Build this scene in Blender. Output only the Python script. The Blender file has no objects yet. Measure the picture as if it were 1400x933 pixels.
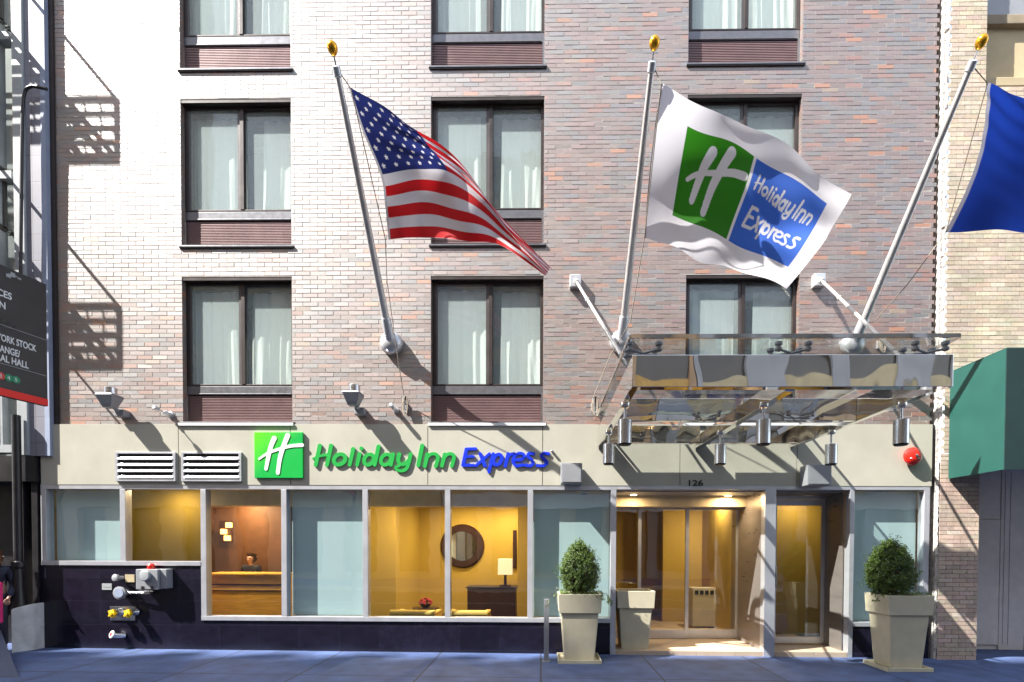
import bpy, bmesh, math, random
import numpy as np
from mathutils import Vector, Matrix, Euler

random.seed(7); np.random.seed(7)
S = bpy.context.scene
COL = S.collection
R = math.radians
D, EYE, F = 8.0, 1.625, 704.0

# ------------------------------------------------------------------ camera
CAM_M = Matrix.Rotation(R(0.9), 3, 'Z') @ Matrix.Rotation(R(90 - 1.1), 3, 'X') @ Matrix.Rotation(R(0.22), 3, 'Z')
CAM_P = Vector((0, -D, EYE))
_v = CAM_M.transposed() @ Vector((0, 1, 0))
CX = 740 - F * _v.x / (-_v.z)
CY = 747 + F * _v.y / (-_v.z)
cam = bpy.data.cameras.new('camera'); co = bpy.data.objects.new('camera', cam); COL.objects.link(co)
cam.sensor_width = 36; cam.sensor_fit = 'HORIZONTAL'; cam.lens = F / 1400 * 36
cam.shift_x = (700 - CX) / 1400; cam.shift_y = (CY - 466.5) / 1400
cam.clip_end = 500; cam.clip_start = 0.05
co.matrix_world = Matrix.Translation(CAM_P) @ CAM_M.to_4x4()
S.camera = co

def ray(px, py):
    return CAM_M @ Vector(((px - CX) / F, (CY - py) / F, -1))
def P(px, py, y=0.0):
    d = ray(px, py); return CAM_P + d * ((y - CAM_P.y) / d.y)
def XX(px, y=0.0, py=747): return P(px, py, y).x
def ZZ(py, y=0.0, px=740): return P(px, py, y).z
def gz(x): return -0.045 - 0.005 * x

# ------------------------------------------------------------------ materials
def ramp(nt, fac, stops):
    n = nt.nodes.new('ShaderNodeValToRGB'); e = n.color_ramp.elements
    e[0].position, e[0].color = stops[0][0], (*stops[0][1], 1)
    e[1].position, e[1].color = stops[-1][0], (*stops[-1][1], 1)
    for p, c in stops[1:-1]:
        k = e.new(p); k.color = (*c, 1)
    nt.links.new(fac, n.inputs[0]); return n.outputs[0]

def mat(name, col, rough=0.5, metal=0.0, var=0.12, scale=6.0, bump=0.0, bscale=40.0, spec=0.5, coat=0.0, attr=None, trans=0.0, grime=0.0, stretch=None, bdist=0.004, bdet=4):
    m = bpy.data.materials.new(name); m.use_nodes = True; nt = m.node_tree
    b = nt.nodes['Principled BSDF']; L = nt.links
    tc = nt.nodes.new('ShaderNodeTexCoord'); vec = tc.outputs['Object']
    if stretch:
        mp = nt.nodes.new('ShaderNodeMapping'); mp.inputs['Scale'].default_value = stretch; L.new(vec, mp.inputs[0]); vec = mp.outputs[0]
    nz = nt.nodes.new('ShaderNodeTexNoise'); nz.inputs['Scale'].default_value = scale; nz.inputs['Detail'].default_value = 6
    L.new(vec, nz.inputs['Vector'])
    lo = tuple(max(0, c * (1 - var)) for c in col); hi = tuple(min(1, c * (1 + var)) for c in col)
    c = ramp(nt, nz.outputs['Fac'], [(0.3, lo), (0.7, hi)])
    if attr:
        a = nt.nodes.new('ShaderNodeAttribute'); a.attribute_name = attr
        mx = nt.nodes.new('ShaderNodeMix'); mx.data_type = 'RGBA'; mx.blend_type = 'MULTIPLY'; mx.inputs[0].default_value = 1
        L.new(c, mx.inputs[6]); L.new(a.outputs['Color'], mx.inputs[7]); c = mx.outputs[2]
    if grime:
        n2 = nt.nodes.new('ShaderNodeTexNoise'); n2.inputs['Scale'].default_value = 1.3; n2.inputs['Detail'].default_value = 8; n2.inputs['Roughness'].default_value = .65
        L.new(tc.outputs['Object'], n2.inputs['Vector'])
        g = ramp(nt, n2.outputs['Fac'], [(0.42, (1 - grime,) * 3), (0.6, (1, 1, 1))])
        mx = nt.nodes.new('ShaderNodeMix'); mx.data_type = 'RGBA'; mx.blend_type = 'MULTIPLY'; mx.inputs[0].default_value = 1
        L.new(c, mx.inputs[6]); L.new(g, mx.inputs[7]); c = mx.outputs[2]
    L.new(c, b.inputs['Base Color'])
    rr = nt.nodes.new('ShaderNodeMapRange'); rr.inputs['To Min'].default_value = max(0, rough - .08 * (rough > .12)); rr.inputs['To Max'].default_value = min(1, rough + .08 * (rough > .12))
    L.new(nz.outputs['Fac'], rr.inputs['Value']); L.new(rr.outputs[0], b.inputs['Roughness'])
    b.inputs['Metallic'].default_value = metal; b.inputs['Specular IOR Level'].default_value = spec
    b.inputs['Coat Weight'].default_value = coat; b.inputs['Coat Roughness'].default_value = .38
    if bump:
        n3 = nt.nodes.new('ShaderNodeTexNoise'); n3.inputs['Scale'].default_value = bscale; n3.inputs['Detail'].default_value = bdet
        L.new(vec, n3.inputs['Vector'])
        bp = nt.nodes.new('ShaderNodeBump'); bp.inputs['Strength'].default_value = bump; bp.inputs['Distance'].default_value = bdist
        L.new(n3.outputs['Fac'], bp.inputs['Height']); L.new(bp.outputs[0], b.inputs['Normal'])
    if trans:
        out = nt.nodes['Material Output']; t = nt.nodes.new('ShaderNodeBsdfTranslucent'); L.new(c, t.inputs[0])
        ms = nt.nodes.new('ShaderNodeMixShader'); ms.inputs[0].default_value = trans
        L.new(b.outputs[0], ms.inputs[1]); L.new(t.outputs[0], ms.inputs[2]); L.new(ms.outputs[0], out.inputs[0])
    return m

def glass(name, tint=(.93, .97, .96), ior=1.5, wav=0.0, extra=0.0, dust=0.0):
    m = bpy.data.materials.new(name); m.use_nodes = True; nt = m.node_tree; nt.nodes.clear(); L = nt.links
    o = nt.nodes.new('ShaderNodeOutputMaterial'); t = nt.nodes.new('ShaderNodeBsdfTransparent'); t.inputs[0].default_value = (*tint, 1)
    g = nt.nodes.new('ShaderNodeBsdfGlossy'); g.inputs['Roughness'].default_value = 0.01
    f = nt.nodes.new('ShaderNodeLayerWeight'); f.inputs[0].default_value = .5
    pw = nt.nodes.new('ShaderNodeMath'); pw.operation = 'POWER'; pw.inputs[1].default_value = 5; L.new(f.outputs['Facing'], pw.inputs[0])
    ma = nt.nodes.new('ShaderNodeMath'); ma.operation = 'MULTIPLY_ADD'; ma.inputs[1].default_value = .95; ma.inputs[2].default_value = .04; L.new(pw.outputs[0], ma.inputs[0])
    fac = ma.outputs[0]
    if extra:
        ad = nt.nodes.new('ShaderNodeMath'); ad.operation = 'ADD'; ad.inputs[1].default_value = extra; L.new(fac, ad.inputs[0]); fac = ad.outputs[0]
    ms = nt.nodes.new('ShaderNodeMixShader'); L.new(fac, ms.inputs[0]); L.new(t.outputs[0], ms.inputs[1]); L.new(g.outputs[0], ms.inputs[2]); L.new(ms.outputs[0], o.inputs[0])
    if dust:
        df = nt.nodes.new('ShaderNodeBsdfDiffuse'); df.inputs[0].default_value = (.80, .93, .91, 1)
        tl = nt.nodes.new('ShaderNodeTexCoord'); n1 = nt.nodes.new('ShaderNodeTexNoise'); n1.inputs['Scale'].default_value = 55; n1.inputs['Detail'].default_value = 5; L.new(tl.outputs['Object'], n1.inputs['Vector'])
        mr = nt.nodes.new('ShaderNodeMapRange'); mr.inputs['From Min'].default_value = .3; mr.inputs['From Max'].default_value = .7; mr.inputs['To Min'].default_value = dust * .9; mr.inputs['To Max'].default_value = dust * 1.1; L.new(n1.outputs['Fac'], mr.inputs['Value'])
        m2 = nt.nodes.new('ShaderNodeMixShader'); L.new(mr.outputs[0], m2.inputs[0]); L.new(ms.outputs[0], m2.inputs[1]); L.new(df.outputs[0], m2.inputs[2]); L.new(m2.outputs[0], o.inputs[0])
    if wav:
        n = nt.nodes.new('ShaderNodeTexNoise'); n.inputs['Scale'].default_value = 1.6
        tc = nt.nodes.new('ShaderNodeTexCoord'); L.new(tc.outputs['Object'], n.inputs['Vector'])
        b = nt.nodes.new('ShaderNodeBump'); b.inputs['Strength'].default_value = wav; b.inputs['Distance'].default_value = .02
        L.new(n.outputs['Fac'], b.inputs['Height']); L.new(b.outputs[0], g.inputs['Normal'])
    return m

def emit(name, col, s):
    m = bpy.data.materials.new(name); m.use_nodes = True; b = m.node_tree.nodes['Principled BSDF']
    b.inputs['Base Color'].default_value = (*col, 1); b.inputs['Emission Color'].default_value = (*col, 1); b.inputs['Emission Strength'].default_value = s
    return m

def tiles(name, col, tw, th, gap, rough, gapcol, var=.2, axis='xz', offset=0.0, bump=.3, spec=.5, noise=.2, nscale=3):
    m = bpy.data.materials.new(name); m.use_nodes = True; nt = m.node_tree; L = nt.links; b = nt.nodes['Principled BSDF']
    tc = nt.nodes.new('ShaderNodeTexCoord'); sp = nt.nodes.new('ShaderNodeSeparateXYZ'); cb = nt.nodes.new('ShaderNodeCombineXYZ')
    L.new(tc.outputs['Object'], sp.inputs[0]); L.new(sp.outputs[0 if axis[0] == 'x' else 1], cb.inputs[0]); L.new(sp.outputs['xyz'.index(axis[1])], cb.inputs[1])
    br = nt.nodes.new('ShaderNodeTexBrick'); br.offset = offset; br.inputs['Scale'].default_value = 1
    br.inputs['Brick Width'].default_value = tw; br.inputs['Row Height'].default_value = th; br.inputs['Mortar Size'].default_value = gap; br.inputs['Mortar Smooth'].default_value = .1
    br.inputs['Color1'].default_value = (*[c * (1 - var) for c in col], 1); br.inputs['Color2'].default_value = (*[min(1, c * (1 + var)) for c in col], 1); br.inputs['Mortar'].default_value = (*gapcol, 1)
    L.new(cb.outputs[0], br.inputs['Vector'])
    nz = nt.nodes.new('ShaderNodeTexNoise'); nz.inputs['Scale'].default_value = nscale; nz.inputs['Detail'].default_value = 8; L.new(tc.outputs['Object'], nz.inputs['Vector'])
    g = ramp(nt, nz.outputs['Fac'], [(0.3, (1 - noise,) * 3), (0.7, (1, 1, 1))])
    mx = nt.nodes.new('ShaderNodeMix'); mx.data_type = 'RGBA'; mx.blend_type = 'MULTIPLY'; mx.inputs[0].default_value = 1
    L.new(br.outputs[0], mx.inputs[6]); L.new(g, mx.inputs[7]); L.new(mx.outputs[2], b.inputs['Base Color'])
    b.inputs['Roughness'].default_value = rough; b.inputs['Specular IOR Level'].default_value = spec
    bp = nt.nodes.new('ShaderNodeBump'); bp.invert = True; bp.inputs['Strength'].default_value = bump; bp.inputs['Distance'].default_value = .005
    L.new(br.outputs['Fac'], bp.inputs['Height']); L.new(bp.outputs[0], b.inputs['Normal'])
    return m

M = {}
M['brick'] = mat('glazed_brick', (.9, .9, .9), .5, var=.14, scale=30, bump=.2, bscale=60, spec=.8, attr='Col', coat=.78, bdist=.002)
_b = M['brick'].node_tree.nodes['Principled BSDF']; _b.inputs['IOR'].default_value = 1.9; _b.inputs['Coat IOR'].default_value = 1.85; _b.inputs['Coat Roughness'].default_value = .49
M['mortar'] = mat('mortar', (.36, .335, .31), .9, var=.2, scale=20, spec=.2)
M['cream_brick'] = mat('cream_brick', (.9, .9, .9), .6, var=.15, scale=25, bump=.3, bscale=60, attr='Col', grime=.2)
M['white_mortar'] = mat('rough_mortar', (.5, .47, .44), .95, var=.3, scale=14, bump=.8, bscale=30, bdist=.02)
M['dark_mortar'] = mat('dark_mortar', (.2, .14, .09), .95, var=.2)
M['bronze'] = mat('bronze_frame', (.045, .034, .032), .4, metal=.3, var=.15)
M['louver'] = mat('louver_metal', (.30, .19, .19), .42, metal=.25, var=.08)
M['stile'] = mat('sash_bronze', (.09, .08, .08), .4, metal=.3)
M['sill_al'] = mat('sill_aluminium', (.17, .17, .185), .38, metal=.6, var=.1, scale=12)
M['alu'] = mat('satin_aluminium', (.62, .63, .67), .36, metal=.55, var=.05, grime=.08)
M['steel'] = mat('brushed_steel', (.6, .6, .62), .25, metal=1, var=.06, scale=3, stretch=(30, 30, 1))
M['pole'] = mat('pole_steel', (.74, .72, .69), .3, metal=.55, var=.08, scale=9)
M['cup'] = mat('cast_aluminium', (.62, .64, .67), .33, metal=.55, var=.08)
M['gold'] = mat('gold_finial', (.85, .42, .03), .22, metal=.8, var=.15)
M['chrome'] = mat('mirror_steel', (.86, .83, .79), .02, metal=1, var=.02, bump=.5, bscale=1.5, bdist=.03, bdet=.6, stretch=(1.6, 1, .8))
M['chrome2'] = mat('mirror_steel_dull', (.82, .80, .77), .06, metal=1, var=.05, bump=.5, bscale=2.2, bdist=.02, bdet=.5)
M['fascia'] = mat('fascia_panel_paint', (.475, .46, .38), .45, var=.035, scale=2, grime=.09, bump=.15, bscale=1.2, bdist=.01, bdet=0)
M['granite'] = tiles('black_granite', (.012, .010, .022), .63, .37, .003, .24, (.018, .017, .03), var=.2, spec=.5, noise=.4, nscale=9)
M['aqua'] = mat('aqua_panel', (.68, .88, .92), .5, var=.03, scale=1.5)
M['glass'] = glass('window_glass', (.965, .985, .975), wav=.12, extra=.0, dust=.17)
M['shopglass'] = glass('shop_glass', (.96, .98, .97), wav=.1, extra=.05)
M['roofglass'] = glass('canopy_glass', (.93, .95, .94), wav=.1, extra=.03)
M['curtain'] = mat('sheer_curtain', (.93, .97, .93), .9, var=.03, scale=9, trans=.12, bump=.2, bscale=300)
M['drape'] = mat('lined_drape', (.5, .52, .47), .9, var=.08)
M['dark'] = mat('dark_room', (.07, .07, .065), .9)
M['rubber'] = mat('black_rubber', (.02, .02, .02), .6)
M['black'] = mat('black_paint', (.016, .014, .016), .4, var=.3)
M['yellow'] = mat('yellow_wall', (.46, .32, .05), .7, var=.05, scale=1)
M['ceil'] = mat('ceiling_paint', (.6, .5, .33), .8)
M['floor'] = tiles('lobby_floor', (.11, .075, .05), .6, .6, .004, .25, (.05, .04, .03), axis='xy')
M['vfloor'] = tiles('entry_stone', (.56, .44, .33), .6, .6, .003, .4, (.35, .3, .25), axis='xy', var=.06)
M['stone'] = mat('entry_metal_panel', (.30, .265, .245), .3, metal=.5, var=.08, scale=2, stretch=(1, 1, 5))
M['green'] = mat('sign_green', (.02, .38, .065), .35, var=.03)
M['blue'] = mat('sign_blue', (.006, .035, .66), .35, var=.03)
M['greenside'] = M['green']
M['white'] = mat('sign_white', (.82, .82, .82), .4, var=.03)
M['red'] = mat('red_enamel', (.75, .02, .01), .28, var=.06, coat=.4)
M['planter'] = mat('planter_resin', (.60, .55, .40), .5, var=.05, scale=5, bump=.15, bscale=120, grime=.10)
M['soil'] = mat('potting_soil', (.05, .03, .02), .95, var=.4, bump=1, bscale=60)
M['leaf'] = mat('box_leaf', (1, 1, 1), .5, var=.3, attr='Col', trans=.25)
M['wood'] = mat('stem_wood', (.12, .08, .05), .8, var=.3)
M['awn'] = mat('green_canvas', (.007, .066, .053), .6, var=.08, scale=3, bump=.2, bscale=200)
M['awn_shaded'] = mat('green_canvas_shaded', (.004, .022, .022), .6, var=.1)  # darker copy of the awning canvas, shade of the front put into the colour
M['beige'] = mat('beige_stone', (.50, .41, .25), .7, var=.08, scale=2, grime=.12)
M['grey'] = mat('grey_paint', (.62, .57, .53), .55, var=.06, grime=.08)
M['greybox'] = mat('grey_enclosure', (.30, .31, .33), .45, metal=.2, var=.05)
M['tile'] = tiles('left_tile', (.25, .25, .30), 2.0, .40, .006, .5, (.16, .15, .17), var=.05)
M['paleblue'] = mat('pale_painted_edge', (.30, .35, .47), .6, var=.06, grime=.1)
M['palegrey'] = mat('pale_pilaster', (.36, .38, .39), .5, var=.08)
M['concrete'] = mat('white_painted_concrete', (.80, .79, .76), .8, var=.12, scale=8, bump=.5, bscale=25, grime=.25)
M['hatch'] = mat('hatch_steel', (.04, .055, .11), .7, metal=.2, var=.15, grime=.2)
M['signblack'] = mat('sign_black', (.025, .022, .022), .3, var=.2)
M['skin'] = mat('skin', (.42, .24, .17), .5, var=.06)
M['hair'] = mat('dark_hair', (.03, .018, .012), .5, var=.3, bump=.5, bscale=120)
M['hair2'] = mat('brown_hair', (.16, .07, .03), .5, var=.3, bump=.5, bscale=120)
M['jacket'] = mat('navy_padded_cloth', (.02, .022, .045), .8, var=.3)
M['pink'] = mat('pink_cloth', (.85, .03, .20), .7, var=.1)
M['jeans'] = mat('dark_trousers', (.03, .035, .06), .85, var=.2)
M['shirt'] = mat('white_shirt', (.7, .7, .68), .8)
M['deskwood'] = mat('gold_wood', (.85, .46, .07), .35, var=.18, scale=3, stretch=(1, 1, 9))
M['darkwood'] = mat('dark_red_wood', (.03, .009, .008), .35, var=.3)
M['fabric'] = mat('yellow_upholstery', (.72, .50, .12), .85, var=.1)
M['shade'] = emit('lamp_shade', (.85, .78, .55), .2)
M['lit'] = emit('lit_glass_cube', (1, .50, .10), 2.2)
M['lamp'] = emit('downlight_disc', (1, .72, .38), 9)
M['mirror'] = mat('mirror_glass', (.9, .9, .9), .02, metal=1, var=0)
M['yellowcap'] = mat('yellow_cap', (.85, .55, .02), .35, var=.08)
M['rope'] = mat('halyard_rope', (.33, .28, .22), .9)
M['iron'] = mat('fire_escape_iron', (.05, .045, .04), .6)
M['flagblue'] = mat('blue_flag_cloth', (.012, .06, .48), .75, var=.12, scale=3, trans=.3)
M['cloth'] = mat('printed_flag_cloth', (1, 1, 1), .75, var=.02, attr='Col', trans=.48, bump=.15, bscale=200)

# ------------------------------------------------------------------ mesh building
def root_loc(o):
    v = Vector((0, 0, 0))
    while o is not None: v += Vector(o.location); o = o.parent
    return v
def tag(o, label=None, cat=None, group=None, kind=None):
    if label: o['label'] = label
    if cat: o['category'] = cat
    if group: o['group'] = group
    if kind: o['kind'] = kind
    return o
def empty(name, loc, label=None, cat=None, group=None):
    o = bpy.data.objects.new(name, None); COL.objects.link(o); o.location = loc; o.empty_display_size = .1
    return tag(o, label, cat, group)

class MB:
    def __init__(s): s.v = []; s.f = []; s.c = []
    def add(s, vs, fs, col=None):
        n = len(s.v); s.v += [tuple(v) for v in vs]; s.f += [tuple(i + n for i in f) for f in fs]
        s.c += [col] * len(fs)
    def box(s, x0, x1, y0, y1, z0, z1, col=None):
        if x0 > x1: x0, x1 = x1, x0
        if y0 > y1: y0, y1 = y1, y0
        if z0 > z1: z0, z1 = z1, z0
        s.add([(x0, y0, z0), (x1, y0, z0), (x1, y1, z0), (x0, y1, z0), (x0, y0, z1), (x1, y0, z1), (x1, y1, z1), (x0, y1, z1)],
              [(0, 3, 2, 1), (4, 5, 6, 7), (0, 1, 5, 4), (1, 2, 6, 5), (2, 3, 7, 6), (3, 0, 4, 7)], col)
        return s
    def quad(s, a, b, c, d, col=None): s.add([a, b, c, d], [(0, 1, 2, 3)], col); return s
    def frus(s, cx, cy, z0, z1, w0, d0, w1, d1):
        vs = []
        for z, w, d in ((z0, w0, d0), (z1, w1, d1)):
            vs += [(cx - w / 2, cy - d / 2, z), (cx + w / 2, cy - d / 2, z), (cx + w / 2, cy + d / 2, z), (cx - w / 2, cy + d / 2, z)]
        s.add(vs, [(0, 3, 2, 1), (4, 5, 6, 7), (0, 1, 5, 4), (1, 2, 6, 5), (2, 3, 7, 6), (3, 0, 4, 7)]); return s
    def rings(s, rings, cap=True):
        n = len(rings[0]); vs = [p for r in rings for p in r]; fs = []
        for i in range(len(rings) - 1):
            for j in range(n):
                a, b = i * n + j, i * n + (j + 1) % n; fs.append((a, b, b + n, a + n))
        if cap: fs.append(tuple(range(n - 1, -1, -1))); fs.append(tuple((len(rings) - 1) * n + j for j in range(n)))
        s.add(vs, fs); return s
    def tube(s, pts, r, n=12, cap=True):
        pts = [Vector(p) for p in pts]; rs = r if isinstance(r, (list, tuple)) else [r] * len(pts)
        rings = []; u = None
        for i, p in enumerate(pts):
            t = (pts[min(i + 1, len(pts) - 1)] - pts[max(i - 1, 0)]).normalized()
            if u is None:
                u = t.orthogonal().normalized()
            u = (u - t * u.dot(t)).normalized(); w = t.cross(u)
            rings.append([p + (u * math.cos(2 * math.pi * k / n) + w * math.sin(2 * math.pi * k / n)) * rs[i] for k in range(n)])
        return s.rings(rings, cap)
    def lathe(s, base, axis, prof, n=24):   # prof: (dist along axis, radius)
        base = Vector(base); a = Vector(axis).normalized(); u = a.orthogonal().normalized(); w = a.cross(u)
        rings = [[base + a * h + (u * math.cos(2 * math.pi * k / n) + w * math.sin(2 * math.pi * k / n)) * max(r, 1e-4) for k in range(n)] for h, r in prof]
        return s.rings(rings)
    def build(s, name, m, parent=None, smooth=False, bevel=0.0, org=None, kind=None):
        o_loc = root_loc(parent) if parent else Vector(org or (0, 0, 0))
        me = bpy.data.meshes.new(name)
        vs = [(x - o_loc.x, y - o_loc.y, z - o_loc.z) for x, y, z in s.v]
        me.from_pydata(vs, [], s.f); me.validate()
        if any(c is not None for c in s.c) and len(me.polygons) == len(s.c):
            at = me.color_attributes.new('Col', 'FLOAT_COLOR', 'CORNER')
            arr = np.ones((len(me.loops), 4), dtype=np.float32); k = 0
            for p, c in zip(me.polygons, s.c):
                arr[p.loop_start:p.loop_start + p.loop_total, :3] = c if c is not None else (1, 1, 1)
            at.data.foreach_set('color', arr.ravel())
        bm = bmesh.new(); bm.from_mesh(me)
        if smooth or bevel: bmesh.ops.recalc_face_normals(bm, faces=bm.faces)
        if bevel:
            es = [e for e in bm.edges if len(e.link_faces) == 2 and e.calc_face_angle(0) > .5]
            bmesh.ops.bevel(bm, geom=es, offset=bevel, segments=2, profile=.6, affect='EDGES')
        bm.to_mesh(me); bm.free()
        if smooth:
            me.polygons.foreach_set('use_smooth', [True] * len(me.polygons))
            me.set_sharp_from_angle(angle=R(38))
        me.materials.append(m)
        o = bpy.data.objects.new(name, me); COL.objects.link(o)
        if parent: o.parent = parent
        else: o.location = o_loc
        if kind: o['kind'] = kind
        return o

def text_mb(body, size, right, up, org, depth=.003, width=None, bold=0.0, align='LEFT'):
    cu = bpy.data.curves.new('lettering', 'FONT'); cu.body = body; cu.size = size; cu.extrude = depth / 2; cu.offset = bold; cu.align_x = align; cu.resolution_u = 4
    o = bpy.data.objects.new('lettering', cu); COL.objects.link(o)
    dg = bpy.context.evaluated_depsgraph_get(); dg.update(); me = bpy.data.meshes.new_from_object(o.evaluated_get(dg))
    bpy.data.objects.remove(o); right = Vector(right); up = Vector(up); nrm = right.cross(up); org = Vector(org)
    xs = [v.co.x for v in me.vertices]; w = max(xs) - min(xs); k = (width / w) if width else 1
    mb = MB(); mb.add([org + right * (v.co.x * k) + up * v.co.y + nrm * v.co.z for v in me.vertices], [tuple(p.vertices) for p in me.polygons])
    bpy.data.meshes.remove(me); return mb

# ---- stroke lettering: a distance field of brush strokes turned into an extruded outline
def smooth_path(pts, n=6):
    if len(pts) < 3: return pts
    out = []; q = [pts[0]] + list(pts) + [pts[-1]]
    for i in range(1, len(q) - 2):
        p0, p1, p2, p3 = [np.array(a, float) for a in q[i - 1:i + 3]]
        for k in range(n):
            t = k / n
            out.append(tuple(.5 * ((2 * p1) + (-p0 + p2) * t + (2 * p0 - 5 * p1 + 4 * p2 - p3) * t * t + (-p0 + 3 * p1 - 3 * p2 + p3) * t ** 3)))
    out.append(tuple(map(float, pts[-1]))); return out
def ell(cx, cy, rx, ry, sh=.22, n=28, a0=0, a1=360):
    out = []
    for k in range(n + 1):
        a = R(a0 + (a1 - a0) * k / n); x = rx * math.cos(a); y = ry * math.sin(a)
        out.append((cx + x + sh * y, cy - y))
    return out
def field(strokes, X, Y):
    d = np.full(X.shape, 1e9)
    for pts, r0, r1 in strokes:
        n = len(pts) - 1
        for i in range(n):
            ax, ay = pts[i]; bx, by = pts[i + 1]; vx, vy = bx - ax, by - ay; L2 = vx * vx + vy * vy + 1e-9
            t = np.clip(((X - ax) * vx + (Y - ay) * vy) / L2, 0, 1)
            r = r0 + (r1 - r0) * (i + t) / n
            d = np.minimum(d, np.hypot(X - ax - t * vx, Y - ay - t * vy) - r)
    return d
SP = smooth_path
H_ = 25
HOL = [([(132, 152), (88, 358)], H_, H_ - 2), ([(252, 152), (208, 358)], H_, H_ - 2), (SP([(58, 290), (110, 268), (180, 252), (235, 246)]), 10, 20),
       (ell(343, 298, 60, 56), 23, 23), ([(487, 188), (450, 356)], H_, 22), ([(555, 240), (530, 356)], H_, 22), ([(574, 181), (575, 182)], 24, 24),
       (ell(655, 300, 50, 56), 22, 22), ([(757, 160), (716, 356)], H_, 22), (ell(836, 300, 52, 56), 22, 22), ([(912, 244), (888, 356)], 24, 22),
       (SP([(978, 245), (966, 300), (985, 345), (1035, 345), (1070, 310)]), H_, 20), (SP([(1098, 245), (1075, 345), (1050, 400), (1000, 420), (950, 405), (942, 378), (975, 372)]), H_, 13),
       ([(1222, 152), (1180, 358)], H_, 24), ([(1278, 245), (1250, 370)], 24, 22), (SP([(1272, 280), (1320, 240), (1372, 246), (1388, 285), (1366, 370)]), 18, 23),
       ([(1462, 245), (1432, 366)], 24, 22), (SP([(1455, 280), (1500, 240), (1548, 246), (1560, 285), (1537, 366)]), 18, 23)]
EXP = [([(292, 190), (256, 358)], 21, 21), ([(295, 187), (392, 184)], 17, 17), ([(280, 268), (368, 266)], 15, 15), ([(258, 360), (370, 360)], 17, 17),
       ([(440, 240), (488, 362)], 21, 21), ([(538, 238), (395, 362)], 17, 17), ([(578, 240), (532, 430)], 21, 19), (ell(624, 300, 44, 56), 20, 20),
       ([(736, 240), (706, 366)], 21, 21), (SP([(728, 285), (760, 245), (800, 236)]), 14, 18),
       (SP([(802, 300), (862, 302), (908, 275), (895, 240), (845, 234), (800, 270), (790, 325), (825, 365), (892, 356)]), 17, 18),
       (SP([(1010, 238), (965, 232), (945, 260), (985, 302), (1002, 335), (975, 364), (920, 360)]), 18, 18),
       (SP([(1168, 238), (1115, 232), (1090, 260), (1130, 302), (1150, 335), (1110, 364), (1045, 362)]), 18, 18)]
EXP = [([(x + 1400, y) for x, y in p], a, b) for p, a, b in EXP]
LOGO_H = [(SP([(357, 124), (342, 160), (330, 210), (322, 252)]), 12, 8), (SP([(414, 112), (398, 150), (380, 210), (372, 268)]), 12, 9),
          (SP([(293, 210), (330, 186), (380, 168), (430, 155), (474, 152)]), 5, 9)]

def outline_mesh(strokes, step, tf, depth, name, m, parent, thin=.88):
    """tf maps drawing coords to a world point on the back plane; depth goes to -y"""
    strokes = [(p, a * thin, b * thin) for p, a, b in strokes]; allp = [p for s in strokes for p in s[0]]; rm = max(max(s[1], s[2]) for s in strokes) + 2 * step
    x0 = min(p[0] for p in allp) - rm; x1 = max(p[0] for p in allp) + rm; y0 = min(p[1] for p in allp) - rm; y1 = max(p[1] for p in allp) + rm
    xs = np.arange(x0, x1, step); ys = np.arange(y0, y1, step); X, Y = np.meshgrid(xs, ys); d = field(strokes, X, Y)
    bm = bmesh.new(); vd = {}
    def vert(key, x, y):
        if key not in vd: vd[key] = bm.verts.new((x, y, 0))
        return vd[key]
    for j in range(len(ys) - 1):
        for i in range(len(xs) - 1):
            cs = [(i, j), (i + 1, j), (i + 1, j + 1), (i, j + 1)]; dv = [d[b, a] for a, b in cs]
            if min(dv) >= 0: continue
            poly = []
            for k in range(4):
                a, b = cs[k], cs[(k + 1) % 4]; da, db = dv[k], dv[(k + 1) % 4]
                if da < 0: poly.append(vert(a, xs[a[0]], ys[a[1]]))
                if (da < 0) != (db < 0):
                    t = da / (da - db); key = (min(a, b), max(a, b))
                    poly.append(vert(key, xs[a[0]] + t * (xs[b[0]] - xs[a[0]]), ys[a[1]] + t * (ys[b[1]] - ys[a[1]])))
            if len(set(poly)) >= 3:
                try: bm.faces.new(poly)
                except ValueError: pass
    bmesh.ops.remove_doubles(bm, verts=bm.verts, dist=step * .04)
    bmesh.ops.dissolve_limit(bm, angle_limit=R(4), verts=bm.verts, edges=bm.edges)
    bmesh.ops.triangulate(bm, faces=[f for f in bm.faces if len(f.verts) > 4])
    for f in list(bm.faces):
        if f.normal.z < 0: f.normal_flip()
    r = bmesh.ops.extrude_face_region(bm, geom=list(bm.faces))
    top = [g for g in r['geom'] if isinstance(g, bmesh.types.BMVert)]; ts = set(top)
    for v in bm.verts:
        w = tf(v.co.x, v.co.y)
        v.co = (w[0], w[1] - (depth if v in ts else 0), w[2])
    bmesh.ops.recalc_face_normals(bm, faces=bm.faces)
    mb = MB(); bm.verts.index_update()
    mb.add([v.co.copy() for v in bm.verts], [tuple(v.index for v in f.verts) for f in bm.faces]); bm.free()
    return mb.build(name, m, parent)

def copy_tree(o, parent=None):
    c = o.copy(); COL.objects.link(c); c.parent = parent
    for ch in [k for k in bpy.data.objects if k.parent == o]: copy_tree(ch, c)
    return c

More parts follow.
